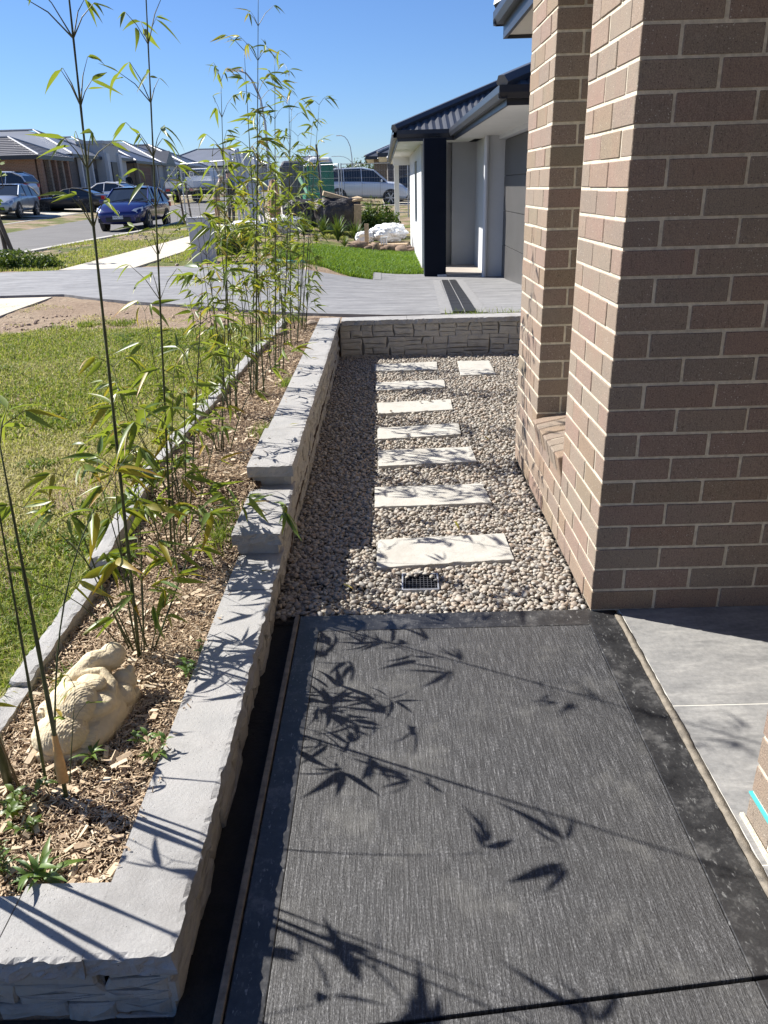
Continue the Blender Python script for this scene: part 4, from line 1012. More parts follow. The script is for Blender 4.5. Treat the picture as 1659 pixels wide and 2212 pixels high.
def shoots(B, n, h0, h1, spread, rnd, **kw):
    out = []
    for i in range(n):
        a = rnd.uniform(0, 6.28); rr = rnd.uniform(.01, .07); h = rnd.uniform(h0, h1)
        bx, by = math.cos(a) * rr, math.sin(a) * rr
        d = dict(b=(bx, by, 0), t=(B[0] + bx + math.cos(a) * spread * rnd.random(), B[1] + by + math.sin(a) * spread * rnd.random(), B[2] + h), r=rnd.uniform(.0018, .0035), bend=rnd.uniform(0, .05))
        d.update(kw); out.append(d)
    return out
rr = random.Random(5)
# nearest clump, partly outside the frame at left
B = (-.86, 1.49, .12)
clump(B, 'nearest bamboo clump at the left edge, with thick green canes and one orange sheathed cane', [
    dict(b=(.04, -.015, 0), t=(-.757, 1.43, 1.05), r=.0058, start=.93, fan=4, ll=.12, br=.12),
    dict(b=(-.025, .025, 0), t=(-.82, 1.50, 1.02), r=.004, start=.9, fan=3, ll=.11, mat='cane'),
    dict(b=(-.13, .045, -.01), t=(-.985, 1.52, .9), r=.0125, start=.75, fan=3, ll=.12, br=.12),
    dict(b=(-.07, .0, 0), t=(-.98, 1.47, .62), r=.0026, start=.4, ll=.08, fan=2, br=.08, mat='cane_brown', dens=.6),
    dict(b=(-.10, .03, 0), t=(-1.02, 1.58, .45), r=.002, start=.5, ll=.07, fan=2, br=.07, mat='cane_brown', dens=.6),
    dict(b=(-.02, .06, 0), t=(-.80, 1.78, 1.06), r=.0026, start=.72, ll=.13, fan=4, br=.10, arch=(.20, .06, -.12), kinds='ggly'),
    dict(b=(.03, .02, 0), t=(-.80, 1.60, .36), r=.0018, start=.35, ll=.055, fan=2, br=.06, dens=.5)], 21)
sh = MB(); p0 = Vector((-.003, 0, .045)); 
for c_ in [o for o in bpy.data.objects if o.name.startswith('bamboo_clump')][:1]:
    cdir = Vector((.063, -.045, .95)); cb_ = Vector((.04, -.015, -.02)); sh.tube([cb_ + cdir * t for t in (.085, .14, .19, .235)], [.0135, .0125, .0085, .006], 9, cap=False); sh.build('sheath', M['sheath'], c_, smooth=True)
# clump outside the frame at left whose shade lies across the path
B = (-.98, 1.12, .11)
clump((-1.02, 1.27, .11), 'bamboo clump at the lower left corner, almost entirely outside the frame', [
    dict(b=(0, 0, 0), t=(-1.10, 1.22, 1.75), r=.006, start=.4, fan=5, ll=.13, br=.18),
    dict(b=(.05, .03, 0), t=(-1.12, 1.38, 1.5), r=.005, start=.4, fan=5, ll=.13, br=.18),
    dict(b=(-.05, .02, 0), t=(-1.25, 1.2, 2.0), r=.009, start=.4, fan=5, ll=.13, br=.2)], 5)
# clump A
B = (-.823, 2.105, .13)
clump(B, 'bamboo clump beyond the cream statue, with the tallest cane crossing the frame at far left', [
    dict(b=(0, .0, 0), t=(-.635, 1.93, 2.2), r=.0050, start=.62, nodes=16, fan=1, ll=.068, br=.15, dens=1, nbr=4, updir=1.5, kinds='gggll'),
    dict(b=(.02, .03, 0), t=(-.86, 2.13, .74), r=.0028, start=.5, ll=.11, fan=3, br=.12, kinds='gggly'),
    dict(b=(-.02, .02, 0), t=(-.97, 2.16, .68), r=.0024, start=.45, ll=.12, fan=4, br=.12, arch=(-.12, -.05, -.04)),
    dict(b=(.01, -.02, 0), t=(-.72, 2.0, .5), r=.002, start=.3, ll=.10, fan=3, br=.10, kinds='ggl', arch=(.05, -.05, -.05)),
    dict(b=(-.03, -.01, 0), t=(-1.0, 1.98, .62), r=.0022, start=.55, ll=.13, fan=4, br=.12, arch=(-.08, -.12, -.08)),
    dict(b=(.03, .01, 0), t=(-.70, 2.2, .42), r=.002, start=.25, ll=.10, fan=3, br=.08, kinds='lly'),
    dict(b=(.0, .05, 0), t=(-.80, 2.25, .60), r=.002, start=.3, ll=.09, fan=3, br=.1, mat='cane_brown')]
    + shoots(B, 5, .35, .7, .28, random.Random(41), start=.35, ll=.115, fan=4, br=.11, kinds='gggly'), 22)
# clump B
B = (-.886, 2.792, .19)
clump(B, 'bamboo clump beside the lowest coping step, second tall cane from the left', [
    dict(b=(0, 0, 0), t=(-.585, 2.42, 2.3), r=.0043, start=.46, nodes=15, fan=1, ll=.075, br=.16, dens=.8, nbr=4, updir=1.5, kinds='gggll'),
    dict(b=(.05, .05, 0), t=(-.76, 2.88, .93), r=.0036, start=.35, ll=.11, fan=4, br=.14, dens=.9),
    dict(b=(-.05, .03, 0), t=(-1.02, 2.85, .90), r=.003, start=.4, ll=.12, fan=4, br=.13, kinds='glyy'),
    dict(b=(.03, -.03, 0), t=(-.68, 2.65, .55), r=.0024, start=.3, ll=.11, fan=4, br=.12, arch=(.12, -.1, -.1), kinds='ggl'),
    dict(b=(.06, -.0, 0), t=(-.55, 2.75, .52), r=.0022, start=.5, ll=.11, fan=4, br=.08, arch=(.14, -.06, -.16), kinds='ggly'),
    dict(b=(-.03, -.02, 0), t=(-1.0, 2.68, .66), r=.0022, start=.35, ll=.11, fan=3, br=.12),
    dict(b=(.02, .04, 0), t=(-.85, 2.72, .80), r=.0022, start=.4, ll=.10, fan=4, br=.12, kinds='ggll')]
    + shoots(B, 5, .4, .8, .3, random.Random(42), start=.3, ll=.115, fan=4, br=.12, kinds='gggly'), 23)
# clump C
B = (-.88, 3.112, .22)
clump(B, 'low leafy bamboo clump beside the middle coping step', [
    dict(b=(0, 0, 0), t=(-.72, 3.15, 1.16), r=.004, start=.3, ll=.11, fan=4, br=.15, kinds='gggl'),
    dict(b=(-.04, .02, 0), t=(-.98, 3.2, 1.05), r=.003, start=.35, ll=.11, fan=4, br=.14, kinds='gglly'),
    dict(b=(.03, .02, 0), t=(-.66, 3.3, .82), r=.0026, start=.3, ll=.10, fan=4, br=.12)]
    + shoots(B, 4, .35, .6, .2, rr, start=.25, ll=.10, fan=3, br=.11, kinds='gglly'), 24)
B = (-.844, 3.677, .30)
clump(B, 'bamboo clump at the nearest end of the highest coping', [
    dict(b=(0, 0, 0), t=(-.69, 3.6, 1.30), r=.0036, start=.25, ll=.10, fan=4, br=.13),
    dict(b=(.04, .02, 0), t=(-.60, 3.65, .86), r=.0028, start=.3, ll=.11, fan=4, br=.12, arch=(.12, 0, -.10)),
    dict(b=(-.03, .02, 0), t=(-.93, 3.75, 1.1), r=.0028, start=.3, ll=.09, fan=4, br=.12)]
    + shoots(B, 4, .3, .55, .2, rr, start=.2, ll=.09, fan=3, br=.1, kinds='gglly'), 25)
B = (-.92, 4.353, .30)
clump(B, 'bamboo clump standing in front of the grey letterbox', [
    dict(b=(0, 0, 0), t=(-.77, 4.25, 1.98), r=.0045, start=.32, ll=.085, fan=2, br=.17, dens=.7, nbr=3, updir=1.4),
    dict(b=(.04, .02, 0), t=(-.88, 4.4, 1.66), r=.004, start=.3, ll=.10, fan=4, br=.16, dens=.85, kinds='ggllly'),
    dict(b=(-.03, .0, 0), t=(-.98, 4.3, 1.35), r=.003, start=.3, ll=.10, fan=4, br=.16)]
    + shoots(B, 6, .5, 1.2, .25, rr, start=.25, ll=.09, fan=3, br=.12), 26)
B = (-.84, 4.80, .30)
clump(B, 'tallest and densest bamboo clump in the middle of the bed', [
    dict(b=(0, 0, 0), t=(-.60, 4.6, 2.42), r=.0050, start=.25, ll=.095, fan=3, br=.17, dens=.8, nbr=3, updir=1.2),
    dict(b=(.05, .02, 0), t=(-.72, 4.75, 2.18), r=.0046, start=.25, ll=.10, fan=4, br=.16, dens=.8),
    dict(b=(-.04, .02, 0), t=(-.66, 4.8, 1.95), r=.0042, start=.3, ll=.10, fan=5, br=.16, dens=1.0),
    dict(b=(-.02, -.03, 0), t=(-.86, 4.7, 1.6), r=.0035, start=.25, ll=.10, fan=4, br=.15)]
    + shoots(B, 5, .5, 1.2, .25, rr, start=.25, ll=.09, fan=3, br=.12, kinds='ggly'), 27)
B = (-.795, 5.435, .30)
clump(B, 'bamboo clump right behind the tallest one, its canes close together', [
    dict(b=(0, 0, 0), t=(-.63, 5.35, 2.22), r=.0048, start=.25, ll=.10, fan=4, br=.16, dens=.95),
    dict(b=(.05, .02, 0), t=(-.56, 5.45, 1.95), r=.0044, start=.3, ll=.10, fan=4, br=.16, dens=1.0),
    dict(b=(-.04, .02, 0), t=(-.77, 5.5, 1.8), r=.004, start=.25, ll=.10, fan=4, br=.16)]
    + shoots(B, 4, .5, 1.3, .24, rr, start=.2, ll=.09, fan=3, br=.12), 28)
B = (-.802, 6.488, .30)
clump(B, 'bamboo clump second from the far end of the bed', [
    dict(b=(0, 0, 0), t=(-.66, 6.4, 2.25), r=.0045, start=.3, ll=.10, fan=4, br=.18, dens=.8),
    dict(b=(.05, .02, 0), t=(-.53, 6.55, 1.9), r=.0042, start=.25, ll=.10, fan=4, br=.16),
    dict(b=(-.05, .0, 0), t=(-.86, 6.5, 1.8), r=.004, start=.25, ll=.10, fan=4, br=.16)]
    + shoots(B, 4, .5, 1.3, .24, rr, start=.2, ll=.10, fan=3, br=.12), 29)
B = (-.78, 7.168, .30)
clump(B, 'farthest bamboo clump near the back wall corner, one cane leaning right with yellow top leaves', [
    dict(b=(0, 0, 0), t=(-.50, 7.1, 2.12), r=.0045, start=.72, ll=.12, fan=5, br=.17, kinds='llly', dens=.9),
    dict(b=(-.03, .02, 0), t=(-.70, 7.2, 1.9), r=.004, start=.25, ll=.10, fan=4, br=.17),
    dict(b=(.04, .02, 0), t=(-.60, 7.2, 1.5), r=.004, start=.2, ll=.11, fan=4, br=.16, kinds='ggly'),
    dict(b=(-.06, .0, 0), t=(-.88, 7.1, 1.4), r=.004, start=.25, ll=.10, fan=4, br=.16)]
    + shoots(B, 5, .4, 1.1, .2, rr, start=.2, ll=.10, fan=3, br=.12), 30)
# rocks by the last clump
for (x, y, s, lab) in ((-.70, 7.42, .055, 'brown rounded rock by the end of the highest coping'), (-.93, 6.95, .06, 'smaller brown rock among the farthest bamboo canes')):
    V, F = ico(3); V = V * (1 + .25 * fbm(V[:, 0] * 1.3 + x * 9, V[:, 1] * 1.3, V[:, 2] * 1.3))[:, None] * np.array([1, .85, .6]) * s
    tag(link('rock', np_mesh('rock', V, F, simple('rock_brown', (.27, .21, .16), .9, .3, 20, .5, 80), True)), lab, 'rock').location = (x, y, .31)

# ------------------------------------------------------------ weeds
def broad_leaf(name, mat, w=.20):
    V = []; F = []; seg = 5
    for i in range(seg + 1):
        t = i / seg; hw = w * math.sin(math.pi * (t * .97 + .02) ** .8) * .5; z = .12 * math.sin(t * 3) - .25 * t * t
        V += [(-hw, t, z + .25 * hw), (0, t, z), (hw, t, z + .25 * hw)]
    for i in range(seg): a = i * 3; F += [(a, a + 1, a + 4, a + 3), (a + 1, a + 2, a + 5, a + 4)]
    me = bpy.data.meshes.new(name); me.from_pydata(V, [], F); me.materials.append(mat); shade(me); return me
WL = broad_leaf('leaf', M['leaf_broad'], .34); WN = broad_leaf('leaf', M['leaf_broad'], .2); WD = broad_leaf('leaf', M['leaf_green'], .40)
def weed(loc, label, n, h, L, seed, me=WL, name='weed_plant', spread=.5, lean=(0, 0, 0)):
    rnd = random.Random(seed); root = empty(name, loc, 0, label, 'weed'); mb = MB()
    ns = max(1, n // 7)
    for s in range(ns):
        a = rnd.uniform(0, 6.28); top = Vector((math.cos(a) * h * spread * (s > 0), math.sin(a) * h * spread * (s > 0), h * rnd.uniform(.7, 1.1))) + Vector(lean) * h
        mb.tube([(0, 0, -.01), top * .5 + Vector((0, 0, h * .05)), top], [.0016, .0013, .0008], 4)
        for i in range(n // ns):
            t = rnd.uniform(.15, 1) if i > 1 else 1; p = top * t; a2 = i * 2.4 + rnd.uniform(-.4, .4)
            o = link('leaf', me, root); d = Vector((math.cos(a2), math.sin(a2), rnd.uniform(.0, .9))).normalized(); l = L * rnd.uniform(.6, 1.2) * (1.2 - .4 * t)
            o.matrix_basis = Matrix.Translation(p) @ d.to_track_quat('Y', 'Z').to_matrix().to_4x4() @ Matrix.Diagonal((l, l, l, 1))
    mb.build('stem', M['twig'], root)
weed((-.642, 1.60, .115), 'bright green weed growing against the near coping, right of the statue', 22, .085, .042, 1, WL)
weed((-.628, 1.97, .12), 'small green weed leaning on the coping beyond the statue', 20, .06, .034, 2, WL)
weed((-.615, 2.10, .12), 'tiny weed sprig by the coping, farthest of the small weeds', 10, .045, .028, 8, WL)
weed((-.80, 1.61, .115), 'small lance-leaved weed at the foot of the statue', 7, .03, .06, 3, WN)
weed((-.775, 1.235, .115), 'grey-green weed with long leaves spilling over the front coping', 22, .05, .075, 4, WN, lean=(.1, -.5, 0))
weed((-.87, 1.25, .115), 'feathery light green weed behind the front coping at left', 40, .06, .035, 5, WN)
weed((-.93, 1.45, .115), 'dark creeping weed beneath the thick green bamboo cane', 36, .05, .042, 6, WD, spread=1.3)
weed((-.86, 1.38, .115), 'creeping weed between the orange sheathed cane and the front coping', 16, .03, .035, 7, WD, spread=1.5)
parts = []
for (x, y, s) in ((-.70, 3.0, .10), (-.66, 3.95, .10), (-.70, 2.86, .07), (-.98, 1.95, .06), (-.66, 5.0, .07)):
    n = 160; px = rng.normal(x, s * .4, n); py = rng.normal(y, s * .5, n); px = np.clip(px, -1.06, -.625)
    parts.append(blades(px, py, bedz(py), .05 * rng.uniform(.5, 1.5, n), .0028 * rng.uniform(.6, 1.4, n), rng.uniform(.3, 1.2, n), rng.random(n) * .5))
tag(cat_mesh('grass_tufts', parts, M['grass']), 'grass tufts growing out of the wood chips in the bed', 'grass', kind='stuff')

# ------------------------------------------------------------ statue
def statue():
    root = empty('garden_statue', (-.868, 1.765, .125), R(0), 'cream stone garden statue of a curled winged figure lying on the mulch', 'statue')
    bm = bmesh.new()
    def ell(c, s, rz=0, rx=0, ry=0, sub=3, ridge=0, n=14, ax=0):
        r_ = bmesh.ops.create_icosphere(bm, subdivisions=sub + (1 if ridge else 0), radius=1)
        Mx = Matrix.Translation(c) @ Euler((R(rx), R(ry), R(rz))).to_matrix().to_4x4() @ Matrix.Diagonal((*s, 1))
        for v in r_['verts']:
            if ridge:
                a = math.atan2(v.co[(ax + 1) % 3], v.co[ax] + 1.25); k = 1 + ridge * math.sin(a * n * 2.2 + 1.5 * math.sin(v.co[ax] * 2)); v.co *= k
            v.co = Mx @ v.co
    def limb(pts, rads):
        for i in range(len(pts) - 1):
            a = Vector(pts[i]); b = Vector(pts[i + 1]); 
            for k in range(7):
                t = k / 7; c = a.lerp(b, t); r__ = rads[i] * (1 - t) + rads[i + 1] * t; ell(c, (r__, r__, r__), sub=2)
    # body mass
    ell((.005, .02, .03), (.088, .125, .06), rz=-14)
    ell((-.01, .10, .075), (.045, .065, .045), rz=-25)
    # head, upper right far
    ell((.035, .165, .115), (.038, .036, .036))
    limb([(.03, .155, .105), (-.01, .125, .115), (-.05, .07, .095), (-.085, .01, .055)], [.036, .034, .028, .02])
    # arm ridge
    limb([(-.075, .03, .07), (-.03, .075, .108), (.03, .085, .105), (.065, .055, .085), (.075, .01, .06)], [.014, .017, .017, .016, .012])
    ell((.078, .005, .055), (.02, .024, .02))
    # tail tuft at left
    ell((-.098, -.005, .045), (.03, .03, .03), rz=20, ridge=.13, n=9)
    # two fan wings
    ell((-.018, -.035, .085), (.072, .068, .048), rz=-12, rx=28, ridge=.02, n=17)
    ell((-.03, -.105, .045), (.072, .060, .045), rz=4, rx=24, ridge=.02, n=17)
    ell((.02, .03, .112), (.045, .03, .02), rz=-15)
    # right lobes
    ell((.070, .125, .045), (.038, .034, .04)); ell((.080, .080, .03), (.034, .034, .035)); ell((.065, .0, .02), (.04, .065, .045), rz=-10)
    ell((.045, -.06, .01), (.045, .07, .04), rz=-20); ell((.085, .15, .07), (.012, .018, .012), rz=30); ell((.045,-.01,.07),(.05,.05,.03), rz=-25); ell((.05,.05,.08),(.022,.03,.02), rz=-40)
    me = bpy.data.meshes.new('figure'); bm.to_mesh(me); bm.free(); me.materials.append(M['statue'])
    o = link('figure', me, root)
    rm = o.modifiers.new('remesh', 'REMESH'); rm.mode = 'VOXEL'; rm.voxel_size = .0022; rm.use_smooth_shade = True
    sm = o.modifiers.new('smooth', 'SMOOTH'); sm.iterations = 6; sm.factor = .5
    dg = bpy.context.evaluated_depsgraph_get(); me2 = bpy.data.meshes.new_from_object(o.evaluated_get(dg)); o.modifiers.clear(); o.data = me2
    n_ = len(me2.vertices); P = np.zeros(n_ * 3); Nn = np.zeros(n_ * 3); me2.vertices.foreach_get('co', P); me2.vertices.foreach_get('normal', Nn); P = P.reshape(-1, 3); Nn = Nn.reshape(-1, 3)
    disp = .0016 * fbm(P[:, 0] * 45, P[:, 1] * 45, P[:, 2] * 45, 3)
    for c, r0, r1, w in (((.055, -.075, .10), .035, .115, .0085), ((.055, -.155, .05), .03, .12, .0085), ((-.06, -.02, .04), .012, .06, .007)):
        d = np.linalg.norm((P - np.array(c)) * np.array([1, 1, .8]), axis=1); msk = smooth((d - r0) / .015) * (1 - smooth((d - r1 + .02) / .02)) * (P[:, 0] < c[0] + .01)
        disp += msk * .0013 * np.abs(np.sin(d / (w * .8) * np.pi + 1.2 * fbm(P[:, 0] * 12, P[:, 1] * 12, P[:, 2] * 12, 2)))
    P = P + Nn * disp[:, None]; me2.vertices.foreach_set('co', P.ravel()); me2.update(); shade(me2)
    MB().prism([(-.085, -.15), (.05, -.15), (.1, -.02), (.11, .14), (.02, .19), (-.07, .08)], -.02, .012).build('base', M['statue'], root, bevel=.006)
    return root
statue()

# ------------------------------------------------------------ neighbour house (white render, dark eaves)
nh = empty('rendered_house', (1.95, 13.7, 0), 0, 'pale rendered neighbour house with charcoal column, dark gutters and grey garage door', 'house')
NO = Vector((1.95, 13.7, 0))
def part(name, mb, mat, parent=nh, O=NO, bevel=0):
    o = mb.build(name, mat, parent, bevel=bevel); o.location = -O; return o
ZS = 2.2
part('wing_wall', MB().box(.74, 1.30, 15.86, 17.9, -.1, ZS).box(.74, 1.3, 17.9, 19.1, -.1, .72).box(.74, 1.3, 17.9, 19.1, 1.98, ZS).box(.74, 1.3, 19.1, 22.5, -.1, ZS), M['render_white'])
part('window', MB().box(.80, .84, 17.905, 19.095, .725, 1.975), M['glass'])
part('window_frame', MB().box(.785, .85, 17.905, 17.94, .73, 1.97).box(.785, .85, 19.06, 19.095, .73, 1.97).box(.785, .85, 17.94, 19.06, .73, .77).box(.785, .85, 17.94, 19.06, 1.93, 1.97), M['frame_dark'])
part('alcove_wall', MB().box(1.302, 4, 15.62, 15.85, -.05, ZS), M['render_grey'])
part('wing_return', MB().box(.93, 1.09, 15.3, 15.858, -.1, ZS - .002), M['render_grey'])
part('garage_nib', MB().box(1.74, 2.06, 13.75, 15.615, -.1, ZS), M['render_white'])
part('lintel', MB().box(1.90, 2.2, 8.42, 13.745, 2.14, ZS), M['render_white'])
part('garage_wall', MB().box(1.92, 2.2, 8.42, 9.0, -.1, 2.139).box(2.12, 4, 8.42, 9.3, -.1, ZS - .003), M['render_white'])
gd = empty('garage_door', (0, 0, 0)); gd.parent = nh
MB().box(2.03, 2.06, 9.0, 13.75, -.06, 2.14).build('door_core', M['frame_dark'], gd).location = -NO
for i in range(4):
    o = MB().box(2.0, 2.03, 9.02, 13.72, .012 + i * .53, .012 + (i + 1) * .53 - .008).build('door_panel', M['garage'], gd, bevel=.003); o.location = -NO
part('threshold', MB().box(1.90, 2.06, 9.0, 13.75, -.1, .011), M['concrete'])
part('porch_slab', MB().box(1.08, 1.74, 13.95, 15.62, -.1, .055), simple('porch_slab', (.36, .32, .28), .8, .1, 4))
part('porch_edge', MB().box(.92, 1.08, 13.9, 15.3, -.1, .05), M['render_white'])
part('column', MB().box(.70, 1.07, 13.98, 14.32, -.03, ZS + .0), M['navy'], bevel=.004)
part('soffit', MB().box(.30, 1.6, 14.58, 29.2, ZS, ZS + .012).box(1.26, 6, 8.5, 14.58, ZS, ZS + .012).box(.30, 1.6, 22.5, 22.6, ZS - .2, ZS), M['soffit'])
part('fascia', MB().box(.275, .299, 14.55, 29.2, ZS - .012, 2.34).box(.2995, 1.26, 14.55, 14.575, ZS - .012, 2.34).box(1.235, 1.259, 8.5, 14.549, ZS - .012, 2.34).box(1.235, 6, 8.475, 8.499, ZS - .012, 2.34), M['fascia'])
# gutters: outer edge on the line, body to its right
def gut(pts, z): gutter('gutter', pts, z, nh, M['fascia'], -NO, w=.082, h=.115)
gut([(.19, 14.49), (.19, 29.2)], 2.36); 
o = gutter('gutter', [(1.151, 14.485), (.272, 14.485)], 2.36, nh, M['fascia'], -NO, w=.06, h=.115)
gut([(1.15, 8.41), (1.15, 14.49)], 2.36); o = gutter('gutter', [(6, 8.405), (1.15, 8.405)], 2.36, nh, M['fascia'], -NO, w=.06, h=.115)
hip_roof(.22, 8.8, 14.5, 29, 2.345, 22.5, M['roof'], nh, -NO, corr=(.125, .012))
hip_roof(1.18, 9.6, 8.44, 22, 2.345, 22.5, M['roof'], nh, -NO, corr=(.152, .012))
part('gutter_bracket', MB().box(.27, .275, 28.4, 28.6, 2.1, 2.3), M['fascia'])
part('porch_post', MB().box(.40, .56, 27.9, 28.06, -.05, ZS), M['white'], bevel=.006)
part('downpipe', MB().tube([(1.70, 13.70, 2.2), (1.70, 13.70, .02)], .04, 8), M['render_white'])
part('far_wall', MB().box(1.31, 4, 22.5, 28.8, -.1, ZS), M['render_white'])

# ------------------------------------------------------------ letterbox
lb = empty('letterbox', (-3.2, 14.3, hz(-3.2, 14.3)), R(4), 'pale grey rendered letterbox pillar by the far edge of the driveway', 'letterbox')
MB().box(-.2, .2, -.02, .26, -.1, .74).build('pillar', M['render_white'], lb, bevel=.006)
MB().box(-.21, .21, -.03, .27, .7405, .762).build('cap', M['render_grey'], lb, bevel=.004)
MB().box(-.212, -.2005, .04, .20, .52, .55).build('slot', M['black_plastic'], lb)

# ------------------------------------------------------------ far houses
def far_house(label, x0, x1, y0, y1, base, eave, wall, roofm, pitch=22.5, name='house', corr=None, rows=0, ov=.5, wins=(), cols=(), corrmat=None, extra=None, door=None):
    O = Vector((x1, (y0 + y1) / 2, base)); root = empty(name, O, 0, label, 'house')
    o = MB().box(x0, x1, y0, y1, base - 1.2, eave).build('wall', wall, root); o.location = -O
    o = MB().box(x0 - ov, x1 + ov, y0 - ov, y1 + ov, eave, eave + .03).build('soffit', M['soffit'], root); o.location = -O
    f = MB(); a, b, c, d = x0 - ov - .03, x1 + ov + .03, y0 - ov - .03, y1 + ov + .03
    f.box(a, b, c, c + .03, eave - .02, eave + .2).box(a, b, d - .03, d, eave - .02, eave + .2).box(b - .03, b, c + .03, d - .03, eave - .02, eave + .2).box(a, a + .03, c + .03, d - .03, eave - .02, eave + .2)
    o = f.build('fascia', M['fascia'], root); o.location = -O
    hip_roof(x0 - ov - .05, x1 + ov + .05, y0 - ov - .05, y1 + ov + .05, eave + .2, pitch, roofm, root, -O, corr=corr, rows=rows, capmat=M['ridge'])
    for (ya, yb, za, zb) in wins:       # windows in the street (+x) face
        w = MB().box(x1 - .05, x1 + .02, ya, yb, base + za, base + zb).build('window', M['frame_dark'], root); w.location = -O
        p = MB().box(x1 + .0201, x1 + .03, ya + .06, yb - .06, base + za + .06, base + zb - .06).build('pane', M['glass'], w)
        n_ = (yb - ya) > 1.2
        if n_: MB().box(x1 + .0301, x1 + .045, (ya + yb) / 2 - .025, (ya + yb) / 2 + .025, base + za + .06, base + zb - .06).build('mullion', M['frame_dark'], w)
    for (yc, w_, mt) in cols:
        c = MB().box(x1 + .12, x1 + .12 + .3, yc - w_ / 2, yc + w_ / 2, base - 1, eave - .002).build('column', mt, root, bevel=.01); c.location = -O
    if door:
        ya, yb, h, mt = door; dd = MB()
        for i in range(4): dd.box(x1 + .01, x1 + .05, ya, yb, base + i * h / 4, base + (i + 1) * h / 4 - .02)
        o = dd.build('garage_door', mt, root); o.location = -O
    if extra: extra(root, O)
    return root
XF = -23.2
far_house('brown brick house with dark tiled roof and pale hip caps at the left edge', -38, XF, 56.5, 61.6, 1.15, 3.82, M['fb_red'], M['roof_tile'], 22.5, rows=1,
          wins=((57.0, 57.6, .5, 2.1), (58.2, 58.8, .5, 2.1), (59.3, 59.9, .5, 2.1)), cols=((56.7, .35, M['fb_red']), (58.0, .3, M['fb_brown']), (59.1, .3, M['fb_red']), (60.3, .3, M['fb_brown']), (61.4, .3, M['fb_red'])), name='tiled_roof_house', ov=.55)
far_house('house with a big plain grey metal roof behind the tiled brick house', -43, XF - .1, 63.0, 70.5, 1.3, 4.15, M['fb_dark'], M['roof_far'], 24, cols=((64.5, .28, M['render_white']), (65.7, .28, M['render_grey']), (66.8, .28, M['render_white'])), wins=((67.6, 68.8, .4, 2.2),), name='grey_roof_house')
def h3x(root, O):
    b = 1.35; x = XF + .6
    o = MB().box(x - 2, x, 69.0, 73.0, b - 1, 5.3).box(x - 2.1, x + .12, 68.88, 73.12, 5.3, 5.55).build('portico', M['render_grey'], root, bevel=.02); o.location = -O
    o = MB().box(x + .001, x + .12, 70.4, 71.8, b - .3, 4.0).build('entry', M['frame_dark'], root); o.location = -O
    o = MB().box(x + .0, x + .2, 69.1, 69.8, b - .3, 4.6).box(x + .0, x + .2, 72.2, 72.9, b - .3, 4.6).build('pilaster', M['render_white'], root); o.location = -O
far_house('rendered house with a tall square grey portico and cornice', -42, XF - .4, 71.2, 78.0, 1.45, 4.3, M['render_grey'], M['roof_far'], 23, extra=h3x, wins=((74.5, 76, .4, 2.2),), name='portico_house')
far_house('low house with red-brown garage front beyond the portico', -42, XF - .2, 79.3, 87.0, 1.55, 4.15, M['fb_brown'], M['roof'], 23, door=(80.6, 84.8, 2.3, simple('rust_door', (.14, .055, .035), .6)), cols=((79.6, .4, M['fb_brown']), (86, .4, M['render_grey'])), name='brown_garage_house')
def h5x(root, O):
    g_ = MB(); x = XF + .2; g_.add([(x, 90.2, 4.4), (x, 94.2, 4.4), (x, 92.2, 5.7), (x - 5, 92.2, 5.7), (x - 5, 90.2, 4.4), (x - 5, 94.2, 4.4)], [(0, 1, 2), (0, 2, 3, 4), (1, 5, 3, 2)])
    o = g_.build('gable', M['roof'], root); o.location = -O
    o = MB().box(x - 1, x - .1, 90.5, 94, 1.5, 4.3).build('bay_wall', M['render_grey'], root); o.location = -O
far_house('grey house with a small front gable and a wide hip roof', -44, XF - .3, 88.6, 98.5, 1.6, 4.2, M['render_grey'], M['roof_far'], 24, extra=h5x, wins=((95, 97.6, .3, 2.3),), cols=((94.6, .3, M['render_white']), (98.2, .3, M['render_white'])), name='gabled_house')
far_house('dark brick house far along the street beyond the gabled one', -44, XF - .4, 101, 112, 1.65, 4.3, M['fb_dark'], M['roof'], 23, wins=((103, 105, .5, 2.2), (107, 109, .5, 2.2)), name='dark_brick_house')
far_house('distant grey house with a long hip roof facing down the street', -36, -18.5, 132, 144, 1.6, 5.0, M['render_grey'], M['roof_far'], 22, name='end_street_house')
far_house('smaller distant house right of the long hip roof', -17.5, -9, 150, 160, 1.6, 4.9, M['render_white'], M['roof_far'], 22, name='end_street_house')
# houses on our side beyond the pale one
far_house('dark brick house behind the pale rendered one, partly hidden by its eave', .35, 12, 50, 60, .55, 3.1, M['fb_dark'], M['roof'], 22, name='next_brick_house', ov=.55, cols=())
far_house('cream and brown house glimpsed farthest behind the dark brick one', -.6, 12, 64, 74, .7, 3.4, M['fb_brown'], M['roof'], 22, name='farthest_brick_house', ov=.6)

